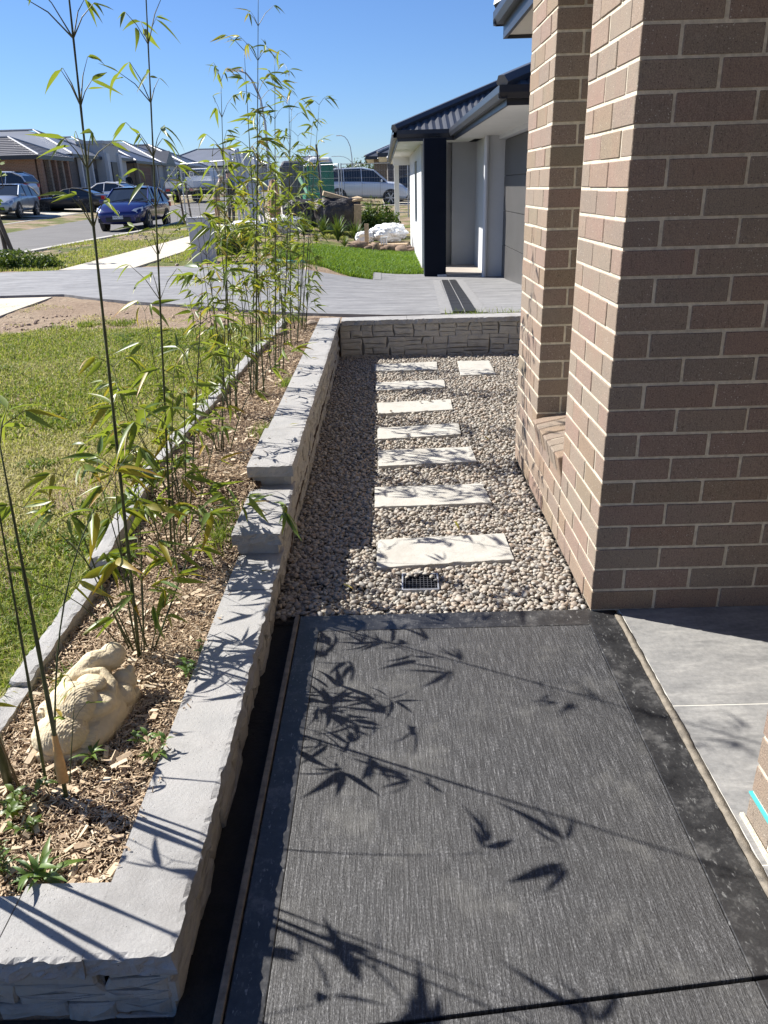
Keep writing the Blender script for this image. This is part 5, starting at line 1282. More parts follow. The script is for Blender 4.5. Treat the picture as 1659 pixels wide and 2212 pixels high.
# ------------------------------------------------------------ cars
def profile_body(st, w, mat_name, parent):
    """st: list of (x, zbottom, zshoulder, ztop, halfwidth) along the length"""
    V = []; F = []
    for (x, zb, zs, zt, hw) in st:
        ring = [(hw * .86, zb), (hw * .97, zb + (zs - zb) * .25), (hw, zb + (zs - zb) * .6), (hw * .985, zs - (zs - zb) * .08), (hw * .93, zs), (hw * .80, zs + (zt - zs) * .7), (hw * .45, zt), (0, zt + .008)]
        full = ring + [(-a, b) for a, b in reversed(ring[:-1])]
        V += [(x, a, b) for a, b in full]
    n = 15
    for i in range(len(st) - 1):
        for j in range(n): F.append((i * n + j, i * n + (j + 1) % n, (i + 1) * n + (j + 1) % n, (i + 1) * n + j))
    F += [tuple(range(n - 1, -1, -1)), tuple((len(st) - 1) * n + j for j in range(n))]
    return V, F
def car(kind, loc, rz, paint, label, plate=None, spoiler=False, name=None, rot_extra=(0, 0)):
    S = { # length, width, height, hood stations, roof stations
     'hatch': dict(L=4.5, W=1.755, H=1.47, wb=2.64, nose=.66, hood=.98, hx=1.15, cab=[(1.05, .97), (.25, 1.42), (-.25, 1.47), (-1.1, 1.43), (-1.75, 1.28), (-2.1, 1.0)], tail=1.02),
     'coupe': dict(L=4.5, W=1.75, H=1.28, wb=2.52, nose=.58, hood=.86, hx=.85, cab=[(.75, .87), (.05, 1.22), (-.4, 1.28), (-.85, 1.24), (-1.6, .98)], tail=.96),
     'sedan': dict(L=4.9, W=1.85, H=1.45, wb=2.8, nose=.62, hood=.96, hx=1.05, cab=[(1.0, .96), (.25, 1.39), (-.3, 1.45), (-.95, 1.39), (-1.75, 1.06)], tail=1.05),
     'suv': dict(L=4.85, W=1.85, H=1.82, wb=2.8, nose=.78, hood=1.20, hx=1.15, cab=[(1.15, 1.18), (.45, 1.72), (-.2, 1.82), (-1.5, 1.76), (-2.15, 1.55), (-2.35, 1.15)], tail=1.2),
     'wagon': dict(L=4.5, W=1.72, H=1.60, wb=2.65, nose=.70, hood=1.05, hx=1.15, cab=[(1.1, 1.02), (.3, 1.54), (-.4, 1.60), (-1.5, 1.56), (-2.0, 1.35), (-2.2, 1.05)], tail=1.08)}[kind]
    L, W, H_ = S['L'], S['W'], S['H']; hw = W / 2; gc = .20 if kind != 'suv' else .28
    root = empty(name or {'hatch': 'hatchback_car', 'coupe': 'coupe_car', 'sedan': 'sedan_car', 'suv': 'suv_car', 'wagon': 'wagon_car'}[kind], loc, rz, label, 'car')
    root.rotation_euler = Euler((rot_extra[0], rot_extra[1], rz))
    hd = S['hood']; ns = S['nose']; tl = S['tail']
    st = [(L / 2, gc + .12, ns - .12, ns - .05, hw * .60), (L / 2 - .06, gc + .03, ns - .04, ns + .01, hw * .82), (L / 2 - .22, gc, ns + .06, ns + .10, hw * .93), (L / 2 - .5, gc, hd - .13, hd - .06, hw * .985),
          (S['hx'], gc, hd - .07, hd, hw), (0, gc, hd - .04, hd + .0, hw), (-L / 2 + .9, gc, tl - .08, tl - .02, hw), (-L / 2 + .35, gc, tl - .10, tl - .02, hw * .97), (-L / 2 + .08, gc + .05, tl - .14, tl - .05, hw * .9), (-L / 2, gc + .12, tl - .26, tl - .2, hw * .78)]
    V, F = profile_body(st, W, None, None); mb = MB(); mb.add(V, F); body = mb.build('body', paint, root, smooth=True)
    ss = body.modifiers.new('sub', 'SUBSURF'); ss.levels = 1; ss.render_levels = 2
    # greenhouse: glass volume and painted roof and pillars
    cab = S['cab']; g_ = MB(); Vg = []; 
    zbelt = hd - .07
    for (x, z) in cab:
        f = (z - zbelt) / max(.01, H_ - zbelt); top_w = hw * (.93 - .20 * f)
        Vg += [(x, hw * .93, min(zbelt, z - .01)), (x, top_w, z - .02 * f), (x, top_w * .55, z), (x, -top_w * .55, z), (x, -top_w, z - .02 * f), (x, -hw * .93, min(zbelt, z - .01))]
    n = 6; Fg = []
    for i in range(len(cab) - 1):
        for j in range(n): Fg.append((i * n + j, i * n + (j + 1) % n, (i + 1) * n + (j + 1) % n, (i + 1) * n + j))
    Fg += [tuple(range(n - 1, -1, -1)), tuple((len(cab) - 1) * n + j for j in range(n))]
    g_.add(Vg, Fg); g_.build('glass', M['glass'], root, smooth=False)
    rf = MB(); Vr = []
    hi = [(x, z) for x, z in cab if z > H_ * .93] 
    x0_, x1_ = hi[0][0] + .03, hi[-1][0] - .05
    for (x, z) in [(x0_, hi[0][1] + .004)] + hi[1:-1] + [(x1_, hi[-1][1] - .004)]:
        f = (z - zbelt) / (H_ - zbelt); tw_ = hw * (.93 - .20 * f)
        Vr += [(x, tw_ + .012, z - .05), (x, tw_ + .006, z + .0), (x, tw_ * .5, z + .022), (x, -tw_ * .5, z + .022), (x, -tw_ - .006, z), (x, -tw_ - .012, z - .05)]
    k = len(Vr) // 6; Fr = []
    for i in range(k - 1):
        for j in range(5): Fr.append((i * 6 + j, i * 6 + j + 1, (i + 1) * 6 + j + 1, (i + 1) * 6 + j))
    rf.add(Vr, Fr); rf.build('roof', paint, root, smooth=True)
    def pil(pts, r_): MB().tube(pts, r_, 5).build('window_pillar', paint if kind != 'coupe' else M['black_plastic'], root)
    def wpt(x, z, s): f = (z - zbelt) / (H_ - zbelt); return (x, s * (hw * (.93 - .20 * f) + .008), z)
    def cabz(x):
        for (xa, za), (xb, zb) in zip(cab[:-1], cab[1:]):
            if xb <= x <= xa: return za + (zb - za) * (xa - x) / (xa - xb)
        return zbelt
    for s in (-1, 1):
        pil([wpt(cab[0][0], cab[0][1], s), wpt(cab[1][0], cab[1][1] - .01, s)], .028)
        pil([wpt(a[0], max(zbelt, a[1] - .01), s) for a in cab[-3:]], .045)
        for xp in ((-.25,) if kind == 'coupe' else (-.15, -1.1)):
            if cabz(xp) > zbelt + .2: pil([wpt(xp, zbelt, s), wpt(xp - .06, cabz(xp - .06) - .03, s)], .026)
    # wheels
    wr = .315 if kind != 'suv' else .375
    for sx in (S['wb'] / 2 + .02, -S['wb'] / 2 + .02):
        for s in (-1, 1):
            ar = MB(); ar.disc_y((sx, 0, wr), wr + .06, s * (hw - .16), s * (hw + .004), 22); ar.build('wheel_arch', M['black_plastic'], root)
            wh = MB(); wh.tube([(0, -.10, 0), (0, -.09, 0), (0, .09, 0), (0, .10, 0)], [wr - .02, wr, wr, wr - .02], 22); w_ = wh.build('wheel', M['rubber'], root, smooth=False); w_.location = (sx, s * (hw - .085), wr)
            ri = MB(); ri.tube([(0, s * .1005, 0), (0, s * .104, 0)], [wr * .22] * 2, 12)
            for q in range(6):
                a = q * math.pi / 3; ri.rbox((math.cos(a) * wr * .40, s * .103, math.sin(a) * wr * .40), (wr * .62, .008, wr * .17), Matrix.Rotation(-a, 3, 'Y'))
            ri.tube([(0, s * .1005, 0), (0, s * .1045, 0)], [wr * .74, wr * .72], 20, cap=False) 
            ri.build('rim', M['rim'] if kind not in ('coupe',) else M['frame_dark'], w_)
    # lamps, mirrors, details
    for s in (-1, 1):
        h_ = MB(); h_.add([(L / 2 - .09, s * hw * .50, ns - .03), (L / 2 - .13, s * hw * .66, ns + .07), (L / 2 - .42, s * hw * .93, ns + .13), (L / 2 - .36, s * hw * .955, ns - .0), (L / 2 - .10, s * hw * .78, ns - .07),
                           (L / 2 - .19, s * hw * .50, ns - .03), (L / 2 - .23, s * hw * .66, ns + .05), (L / 2 - .5, s * hw * .85, ns + .10), (L / 2 - .46, s * hw * .88, ns - .0), (L / 2 - .2, s * hw * .7, ns - .07)],
                          [(0, 1, 2, 3, 4), (9, 8, 7, 6, 5), (0, 5, 6, 1), (1, 6, 7, 2), (2, 7, 8, 3), (3, 8, 9, 4), (4, 9, 5, 0)])
        ob = h_.build('headlight', M['lens'], root); ob.location = (.025, s * .012, 0)
        t_ = MB().box(-L / 2 - .004, -L / 2 + .18, min(s * hw * .62, s * hw * .95), max(s * hw * .62, s * hw * .95), tl - .30, tl - .12); t_.build('tail_light', M['red_lens'], root, bevel=.02)
        mi = MB(); mi.rbox((S['cab'][0][0] - .22, s * (hw + .09), zbelt + .07), (.09, .19, .13)); mi.build('mirror', paint, root, bevel=.03)
        dh = MB()
        for xp in ((-.05,) if kind == 'coupe' else (-.0, -.95)): dh.box(xp - .09, xp + .09, s * (hw + .012) - .012, s * (hw + .012) + .012, zbelt - .13, zbelt - .10)
        dh.build('door_handle', paint, root)
        ln = MB()
        for xp in ((.62, -.42) if kind == 'coupe' else (.86, -.12, -1.06)): ln.box(xp - .004, xp + .004, s * (hw + .0015) - .002, s * (hw + .0015) + .002, gc + .14, zbelt - .03)
        ln.build('door_seam', M['black_plastic'], root)
    MB().box(L / 2 - .08, L / 2 + .012, -hw * .52, hw * .52, gc + .10, gc + .27).build('grille', M['black_plastic'], root, bevel=.03)
    fo = MB()
    for s in (-1, 1): fo.box(L / 2 - .2, L / 2 - .045, s * hw * .74 - .10, s * hw * .74 + .10, gc + .08, gc + .24)
    fo.build('fog_lamp_recess', M['black_plastic'], root, bevel=.02)
    pt = MB().box(L / 2 + .0125, L / 2 + .022, -.19, .19, gc + .20, gc + .31).build('number_plate', M['white'], root)
    MB().box(-L / 2 - .02, -L / 2 - .008, -.19, .19, tl - .34, tl - .23).build('number_plate', M['white'], root)
    if plate:
        cu = bpy.data.curves.new('plate_text', 'FONT'); cu.body = plate; cu.size = .105; cu.align_x = 'CENTER'; cu.align_y = 'CENTER'; cu.extrude = .001; cu.materials.append(M['black_plastic'])
        t0 = bpy.data.objects.new('plate_text', cu); col.objects.link(t0); dgx = bpy.context.evaluated_depsgraph_get(); mt_ = bpy.data.meshes.new_from_object(t0.evaluated_get(dgx)); bpy.data.objects.remove(t0); t = link('plate_text', mt_); t.parent = pt; t.rotation_euler = (math.pi / 2, 0, math.pi / 2); t.location = (L / 2 + .0235, 0, gc + .255)
        # wing-like oval badge above the grille
        bd = MB(); 
        for q in range(14):
            a = q / 14 * 2 * math.pi; b_ = (q + 1) / 14 * 2 * math.pi
            bd.tube([(L / 2 + .004, .085 * math.cos(a), ns - .04 + .062 * math.sin(a)), (L / 2 + .004, .085 * math.cos(b_), ns - .04 + .062 * math.sin(b_))], .009, 5)
        bd.tube([(L / 2 + .008, -.075, ns - .01), (L / 2 + .008, -.03, ns - .02), (L / 2 + .008, 0, ns - .06), (L / 2 + .008, .03, ns - .02), (L / 2 + .008, .075, ns - .01)], .008, 5)
        bd.build('badge', M['chrome'], root)
        wi = MB(); wi.tube([(S['cab'][0][0] + .05, -.5, zbelt + .07), (S['cab'][0][0] - .12, .1, zbelt + .15)], .012, 5).tube([(S['cab'][0][0] + .05, .1, zbelt + .07), (S['cab'][0][0] - .12, .62, zbelt + .15)], .012, 5); wi.build('wiper', M['black_plastic'], root)
    if spoiler:
        sp = MB().box(-L / 2 + .02, -L / 2 + .28, -hw * .8, hw * .8, tl + .10, tl + .14); sp.box(-L / 2 + .08, -L / 2 + .2, -hw * .7, -hw * .66, tl - .04, tl + .10); sp.box(-L / 2 + .08, -L / 2 + .2, hw * .66, hw * .7, tl - .04, tl + .10); sp.build('spoiler', paint, root, bevel=.01)
    return root
def paint(name, c, metal=.3, rough=.28): return simple(name, c, rough, .03, 1, metal=metal, coat=.8)
P_blue = paint('paint_blue', (.007, .012, .12), .45); P_char = paint('paint_charcoal', (.028, .028, .032), .3, .4); P_white = paint('paint_white', (.72, .73, .75), 0)
P_silver = paint('paint_silver', (.33, .37, .43), .5, .35); P_wht2 = paint('paint_pearl', (.60, .64, .70), .1); P_dark = paint('paint_dark', (.015, .016, .02), .2)
zr = lambda x, y: hz(x, y) - .09
car('hatch', (-9.55, 31.9, zr(-9.5, 31.9)), R(-90), P_blue, 'deep blue hatchback driving towards the viewer on the road', plate='BWG 52L')
car('coupe', (-17.6, 47.0, hz(-18, 47) - .10), R(176), P_char, 'charcoal coupe parked side-on across the road')
car('sedan', (-17.2, 52.2, hz(-17.2, 52.2)), R(172), P_white, 'white sedan with a rear spoiler behind the charcoal coupe', spoiler=True)
car('hatch', (-18.35, 40.8, hz(-18.3, 40.8) + .02), R(-84), P_silver, 'silver-blue hatchback parked at the left edge across the road')
car('wagon', (-21.4, 46.0, hz(-21.4, 46) + .35), R(178), P_wht2, 'white hatchback wagon higher up on the driveway at the left edge')
car('sedan', (-21.4, 43.2, hz(-21.4, 43.2) + .12), R(176), paint('paint_white_b', (.68, .69, .70), 0), 'white car mostly outside the frame between the silver and white hatchbacks')
car('suv', (-.95, 45.5, .62), R(-3), P_wht2, 'white four wheel drive parked on the driveway beyond the fence', rot_extra=(0, R(2.5)))
car('sedan', (2.3, 48.3, .66), R(-4), P_dark, 'dark car just showing behind the white four wheel drive')
car('hatch', (-10.6, 64, hz(-10.6, 64) - .09), R(92), P_dark, 'dark car far up the road seen between the bamboo canes')

# tray truck
tk = empty('tray_truck', (-13.9, 62.0, hz(-14, 62) - .09), R(78), 'old white tray truck standing up the road behind the blue car', 'truck')
MB().box(.9, 2.6, -.95, .95, .75, 1.75).build('cab', M['white'], tk, bevel=.08)
MB().rbox((1.72, 0, 2.02), (1.5, 1.75, .6), taper=.86).build('cab_roof', M['white'], tk, bevel=.05)
MB().box(.955, .985, -.42, .42, 1.82, 2.2).build('rear_window', M['glass'], tk)
gq = MB()
for i in range(4): gq.box(.93, .96, -.85, -.5, 1.80 + i * .11, 1.84 + i * .11).box(.93, .96, .5, .85, 1.80 + i * .11, 1.84 + i * .11)
gq.build('vent_bars', M['frame_dark'], tk)
MB().box(-2.6, .8, -1.1, 1.1, .95, 1.02).build('tray_floor', M['galv'], tk)
for (a, b, c, d) in ((-2.6, .8, -1.1, -1.06), (-2.6, .8, 1.06, 1.1), (-2.6, -2.56, -1.06, 1.06)): MB().box(a, b, c, d, 1.02, 1.42).build('tray_side', M['white'], tk)
MB().box(.76, .8, -1.05, 1.05, 1.02, 1.75).build('headboard', M['white'], tk)
MB().box(-2.5, 2.5, -.4, .4, .5, .75).build('chassis', M['black_plastic'], tk)
for sx in (1.75, -1.5):
    for s in (-1, 1): MB().tube([(sx, s * .72, .4), (sx, s * .98, .4)], .4, 20).build('wheel', M['rubber'], tk)
for s in (-1, 1): MB().box(-2.66, -2.6, s * .9 - .15, s * .9 + .15, .78, .92).build('tail_light', M['red_lens'], tk)

# ------------------------------------------------------------ people
def person(loc, rz, label, pose, mats, h=1.75, name='person', cap=None, extra=None):
    root = empty(name, loc, rz, label, 'person'); s = h / 1.75
    J = pose; keys = list(J); V = [Vector(J[k][0]) * s for k in keys]; 
    E_ = [('pel', 'sp'), ('sp', 'ch'), ('ch', 'nk'), ('nk', 'hd'), ('hd', 'tp'), ('ch', 'ls'), ('ls', 'le'), ('le', 'lw'), ('lw', 'lh'), ('ch', 'rs'), ('rs', 're'), ('re', 'rw'), ('rw', 'rh'), ('pel', 'lp'), ('lp', 'lk'), ('lk', 'la'), ('la', 'lt'), ('pel', 'rp'), ('rp', 'rk'), ('rk', 'ra'), ('ra', 'rt')]
    me = bpy.data.meshes.new('body'); me.from_pydata(V, [(keys.index(a), keys.index(b)) for a, b in E_], []); o = link('body', me, root)
    sk = o.modifiers.new('skin', 'SKIN'); sk.use_smooth_shade = True
    bm_ = bmesh.new(); bm_.from_mesh(me); ly = bm_.verts.layers.skin.verify(); bm_.verts.ensure_lookup_table()
    for i, k in enumerate(keys): bm_.verts[i][ly].radius = tuple(r_ * s for r_ in J[k][1]); bm_.verts[i][ly].use_root = (k == 'pel')
    bm_.to_mesh(me); bm_.free()
    sb = o.modifiers.new('sub', 'SUBSURF'); sb.levels = 2; sb.render_levels = 2
    dg = bpy.context.evaluated_depsgraph_get(); me2 = bpy.data.meshes.new_from_object(o.evaluated_get(dg)); o.modifiers.clear(); o.data = me2
    me2.materials.clear()
    for mt in mats: me2.materials.append(mt)   # skin, shirt, trousers, boots
    nz = J['nk'][0][2] * s; wz = J['pel'][0][2] * s + .04; az_ = .12 * s
    for p in me2.polygons:
        c = p.center; 
        hand = min((c - Vector(J[k][0]) * s).length for k in ('lh', 'rh')) < .13 * s
        p.material_index = 0 if (c.z > nz + .01 or hand) else 1 if c.z > wz else 3 if c.z < az_ else 2
    hd = Vector(J['hd'][0]) * s; f = Vector(J['face'][0]) if 'face' in J else Vector((1, 0, 0))
    # face: nose, eyes, ears, hair
    fc = MB(); fc.rbox(hd + Vector((.095, 0, .02)) * s, (.03 * s, .02 * s, .04 * s)); fc.build('nose', mats[0], root)
    ey = MB(); ey.rbox(hd + Vector((.088, .032, .045)) * s, (.01, .018, .01)); ey.rbox(hd + Vector((.088, -.032, .045)) * s, (.01, .018, .01)); ey.build('eyes', M['black_plastic'], root)
    er = MB(); er.rbox(hd + Vector((0, .082, .02)) * s, (.03, .015, .055)); er.rbox(hd + Vector((0, -.082, .02)) * s, (.03, .015, .055)); er.build('ears', mats[0], root)
    hr = MB(); 
    Vh, Fh = ico(2); Vh = Vh * np.array([.098, .085, .075]) * s + np.array(hd + Vector((-.012, 0, .085)) * s); hr.add([tuple(v) for v in Vh], [tuple(int(i) for i in f_) for f_ in Fh]); hr.build('hair' if not cap else 'hat', cap or M['black_plastic'], root, smooth=True)
    if cap:
        br = MB(); br.tube([tuple(hd + Vector((0, 0, .085)) * s), tuple(hd + Vector((0, 0, .095)) * s)], [.15 * s, .13 * s], 14); br.build('hat_brim', cap, root)
    return root
stand = dict(pel=((0, 0, .93), (.13, .15)), sp=((0, 0, 1.12), (.11, .14)), ch=((.01, 0, 1.36), (.12, .17)), nk=((.02, 0, 1.50), (.055, .055)), hd=((.04, 0, 1.62), (.085, .09)), tp=((.04, 0, 1.71), (.06, .06)),
             ls=((0, .19, 1.40), (.06, .06)), le=((.03, .24, 1.13), (.045, .045)), lw=((.16, .22, .92), (.033, .033)), lh=((.20, .21, .85), (.035, .022)),
             rs=((0, -.19, 1.40), (.06, .06)), re=((.06, -.24, 1.14), (.045, .045)), rw=((.24, -.18, 1.02), (.033, .033)), rh=((.31, -.16, 1.0), (.035, .022)),
             lp=((0, .1, .86), (.095, .095)), lk=((.02, .12, .48), (.065, .065)), la=((-.02, .13, .08), (.045, .045)), lt=((.13, .14, .03), (.05, .035)),
             rp=((0, -.1, .86), (.095, .095)), rk=((.06, -.12, .48), (.065, .065)), ra=((.02, -.13, .08), (.045, .045)), rt=((.17, -.14, .03), (.05, .035)))
lean = {k: (Vector(v[0]) + Vector((max(0, v[0][2] - .9) ** 1.1 * .35, 0, -max(0, v[0][2] - .9) * .06)), v[1]) for k, v in stand.items()}
person((-6.05, 30.0, hz(-6, 30) + .02), R(20), 'person in olive shirt, tan trousers and pale hat behind the letterbox', lean, (M['skin'], M['olive'], M['tan'], M['frame_dark']), 1.74, cap=simple('pale_hat', (.55, .55, .45), .8))
person((-5.72, 31.0, hz(-5.7, 31)), R(35), 'person dressed all in black beside the one in olive', stand, (M['skin'], M['blackcloth'], M['blackcloth'], M['black_plastic']), 1.85)
person((-21.2, 70.2, hz(-21.2, 70.2)), R(-60), 'person in black with a yellow hat far off outside the grey houses', stand, (M['skin'], M['blackcloth'], M['blackcloth'], M['black_plastic']), 1.8, cap=M['hivis'])

# ------------------------------------------------------------ temporary fence and site clutter
def fence_panel(p0, p1, h, label):
    p0 = Vector((*p0, hz(*p0))); p1 = Vector((*p1, hz(*p1))); root = empty('temporary_fence_panel', p0, 0, label, 'fence', 'temporary site fence panels'); d = p1 - p0; L = d.length
    Z = Vector((0, 0, 1))
    for t in (0, 1): MB().tube([d * t, d * t + Z * h], .021, 8).build('post', M['galv'], root)
    for zz in (h - .03, .18): MB().tube([d * 0 + Z * zz, d + Z * zz], .016, 6).build('rail', M['galv'], root)
    w = MB(); n = int(L / .10)
    for i in range(1, n): q = d * (i / n); w.tube([q + Z * .18, q + Z * (h - .03)], .0022, 3)
    for k in range(1, 7): w.tube([Z * (.18 + k * (h - .2) / 7), d + Z * (.18 + k * (h - .2) / 7)], .0022, 3)
    w.build('mesh_wires', M['galv'], root, kind='stuff')
fence_panel((-4.35, 25.0), (-1.82, 24.8), 2.1, 'temporary fence panel behind the tall bamboo, ending at the single bent post')
fence_panel((-6.6, 27.6), (-4.4, 25.1), 2.05, 'leftmost temporary fence panel, angled towards the road')
fence_panel((-1.6, 33.0), (1.0, 32.6), 2.0, 'temporary fence panel in front of the white four wheel drive')
fence_panel((-3.3, 35.6), (-1.7, 33.0), 2.0, 'temporary fence panel beside the green portable toilet')
tag(MB().tube([(-1.78, 24.3, -.1), (-1.80, 24.3, 1.2), (-1.86, 24.35, 2.45)], .03, 8).build('star_post', M['frame_dark'], None), 'tall dark steel post standing right of the first fence panel', 'post')
pt = bpy.data.objects['star_post']; pt.location.z = .2
for i in range(6):
    x = -4.25 + .13 * i; o = MB().rbox((0, 0, 0), (.06 if i != 3 else .16, .03, 2.35 + .1 * (i % 3))).build('steel_channel', M['galv'])
    o.location = (x, 24.6, 1.38); o.rotation_euler = (R(-7), R(-9 + 3 * (i % 2)), 0)
    tag(o, ['leftmost leaning steel channel against the site fence', 'second leaning steel channel from the left', 'third leaning steel channel from the left', 'wide leaning steel channel in the middle of the bundle', 'second leaning steel channel from the right', 'rightmost leaning steel channel in the bundle'][i], 'steel channel', 'steel channels leaning on the site fence')
tw = empty('portable_toilet', (-2.62, 35.8, hz(-2.6, 35.8)), R(4), 'green portable toilet with a rounded white roof', 'portable toilet')
MB().box(-.55, .55, -.55, .55, .08, 2.05).build('cabin', M['portaloo'], tw, bevel=.03)
MB().rbox((0, 0, 2.14), (1.12, 1.12, .24), taper=.8).build('roof', M['white'], tw, bevel=.09)
MB().box(-.38, .38, -.58, -.5505, .12, 1.9).build('door', M['portaloo'], tw, bevel=.01)
MB().box(-.6, .6, -.6, .6, 0, .079).build('skid', M['black_plastic'], tw)
tw2 = empty('grey_cabin', (-3.85, 36.6, hz(-3.8, 36.6)), R(4), 'dark grey rounded cabin left of the green portable toilet', 'cabin')
MB().box(-.58, .58, -.5, .5, 0, 1.95).build('cabin', simple('grey_plastic', (.09, .095, .11), .6), tw2, bevel=.05); MB().rbox((0, 0, 2.06), (1.15, 1.0, .24), taper=.75).build('roof', simple('grey_plastic_b', (.10, .105, .12), .6), tw2, bevel=.09)
wb = empty('wheelie_bin', (-2.55, 30.0, hz(-2.5, 30)), R(15), 'dark green bin with its pale green lid thrown open', 'bin')
MB().rbox((0, 0, .5), (.5, .6, 1.0), taper=1.15).build('tub', M['portaloo'], wb, bevel=.03); MB().rbox((-.28, 0, 1.28), (.05, .6, .6), Matrix.Rotation(R(-28), 3, 'Y')).build('lid', simple('lid_green', (.25, .55, .38), .5), wb, bevel=.02)
for s in (-1, 1): MB().tube([(-.2, s * .3 - .03, .1), (-.2, s * .3 + .03, .1)], .1, 12).build('wheel', M['rubber'], wb)
def lump(name, loc, size, mat, label, cat, seed=0, amp=.16, fs=1.6, sub=4, rz=0, boxy=.5, parent=None):
    V, F = ico(sub + (1 if sub > 3 else 0)); V = np.sign(V) * np.abs(V) ** (1 - boxy * .6); n_ = fbm(V[:, 0] * fs + seed, V[:, 1] * fs + seed, V[:, 2] * fs, 4); n2 = np.abs(fbm(V[:, 0] * fs * 3.2 + seed, V[:, 1] * fs * 3.2, V[:, 2] * fs * 3.2, 3)); V = V * (1 + amp * n_ - (amp * .55) * n2 * (sub > 3))[:, None] * np.array(size) / 2
    V[:, 2] = np.maximum(V[:, 2], -size[2] * .46)
    o = link(name, np_mesh(name, V, F, mat, True)); o.location = (loc[0], loc[1], loc[2] + size[2] * .44); o.rotation_euler.z = rz
    return tag(o, label, cat)
lump('covered_heap', (-1.33, 24.0, hz(-1.3, 24) + .12), (1.35, 1.1, .95), M['tarp'], 'heap wrapped in black silt cloth with brown stains behind the strappy plants', 'covered heap', 3, .10, 2.4, rz=.1, boxy=.8)
lump('covered_heap', (-2.35, 24.6, hz(-2.3, 24.6) + .12), (1.2, .9, .8), M['tarp'], 'lower black-wrapped heap left of the star post', 'covered heap', 8, .12, 2.2, boxy=.8)
for (x, y, z, sx, sy, sz, rx, ry, rz, lab) in ((-1.35, 23.9, 1.26, .75, .35, .12, 4, 16, 8, 'thick pale timber offcut tilted on top of the black heap'), (-.80, 23.9, 1.17, .35, .28, .07, 10, -12, 30, 'short timber piece at the right end of the heap top'), (-.42, 24.0, 1.12, .62, .09, .03, 0, 3, 4, 'thin pale board jutting over the green bush'), (-.74, 23.6, .62, .22, .04, .85, 6, 4, 0, 'brown plywood sheet standing at the right end of the black heap')):
    o = MB().rbox((0, 0, 0), (sx, sy, sz)).build('timber_offcut', M['timber'], bevel=.006); o.location = (x, y, z); o.rotation_euler = (R(rx), R(ry), R(rz)); tag(o, lab, 'timber')
o = lump('timber_stump', (-3.35, 25.6, hz(-3.3, 25.6)), (.36, .3, 1.6), simple('peeling_bark', (.42, .27, .16), .9, .5, 4, .6, 20), 'tall brown and white wrapped bundle standing behind the fence', 'bundle', 5, .2, 2.0, boxy=.3)
for i, (x, y, sx, sy, sz, lab) in enumerate(((-3.75, 22.6, 1.1, .8, .42, 'white builder sack lying left of the fence foot'), (-2.75, 23.2, .95, .7, .5, 'white builder sack to the right, leaning on the black heap'), (-3.2, 22.0, .6, .5, .3, 'small white sack in front of the two large sacks'))):
    lump('white_sack', (x, y, hz(x, y)), (sx, sy, sz), M['bag'], lab, 'sack', i * 3.3, .22, 2.0)
lump('plastic_wrapped_pile', (.12, 20.9, .20), (1.0, .8, .44), M['bag'], 'big white plastic-covered pile on the timber ledge beside the pale house', 'covered pile', 12, .22, 2.2, boxy=.1)
lump('plastic_sack', (-.45, 20.8, .20), (.5, .4, .28), M['bag'], 'small white sack at the left end of the timber ledge', 'sack', 17, .2, 2.2)
lump('plastic_sack', (-1.95, 21.6, .08), (.8, .4, .2), M['bag'], 'flat white sack half hidden by the strappy plants', 'sack', 19, .2, 2.2)
lg = empty('timber_ledge', (-.1, 20.2, .05), R(-8), 'rough timber formwork ledge in front of the plastic-covered pile', 'formwork')
MB().rbox((0, .3, .10), (1.35, .9, .05)).build('board', M['timber'], lg); MB().rbox((0, -.17, .0), (1.35, .04, .22)).build('edge_board', M['timber'], lg); MB().rbox((-.35, .15, .35), (.1, .05, .5)).build('stake', M['timber'], lg)
cb = MB(); 
for i in range(3): cb.box(.05 + i * .06, .08 + i * .06, -.2, -.1, .13, .28)
cb.box(.04, .22, -.205, -.095, .281, .30).build('small_crate', M['white'], lg)
rk = random.Random(4)
for i in range(9):
    x = -.75 + i * .19 + rk.uniform(-.05, .05); y = 19.75 + rk.uniform(-.2, .1)
    lump('clay_clod', (x, y, hz(x, y) - .03), (rk.uniform(.2, .38), .25, rk.uniform(.14, .26)), simple('clay', (.20, .14, .10), .95, .4, 12, .8, 30), None, None, i * 2.1, .35, 2.0, sub=2)
cl = sorted([o for o in bpy.data.objects if o.name.startswith('clay_clod')], key=lambda o: o.location.x)
for o, wd in zip(cl, ('leftmost', 'second from left', 'third from left', 'fourth from left', 'middle', 'fourth from right', 'third from right', 'second from right', 'rightmost')):
    tag(o, wd + ' brown clay clod in the dug bank under the timber ledge', 'clay clod', 'clay clods under the timber ledge')
bank = MB().prism([(-1.0, 19.95), (.7, 19.7), (.7, 20.9), (-1.0, 21.2)], -.1, .13).build('dug_bank', simple('dug_clay', (.11, .075, .055), .95, .4, 12, .9, 30), bevel=.05); bank['kind'] = 'structure'

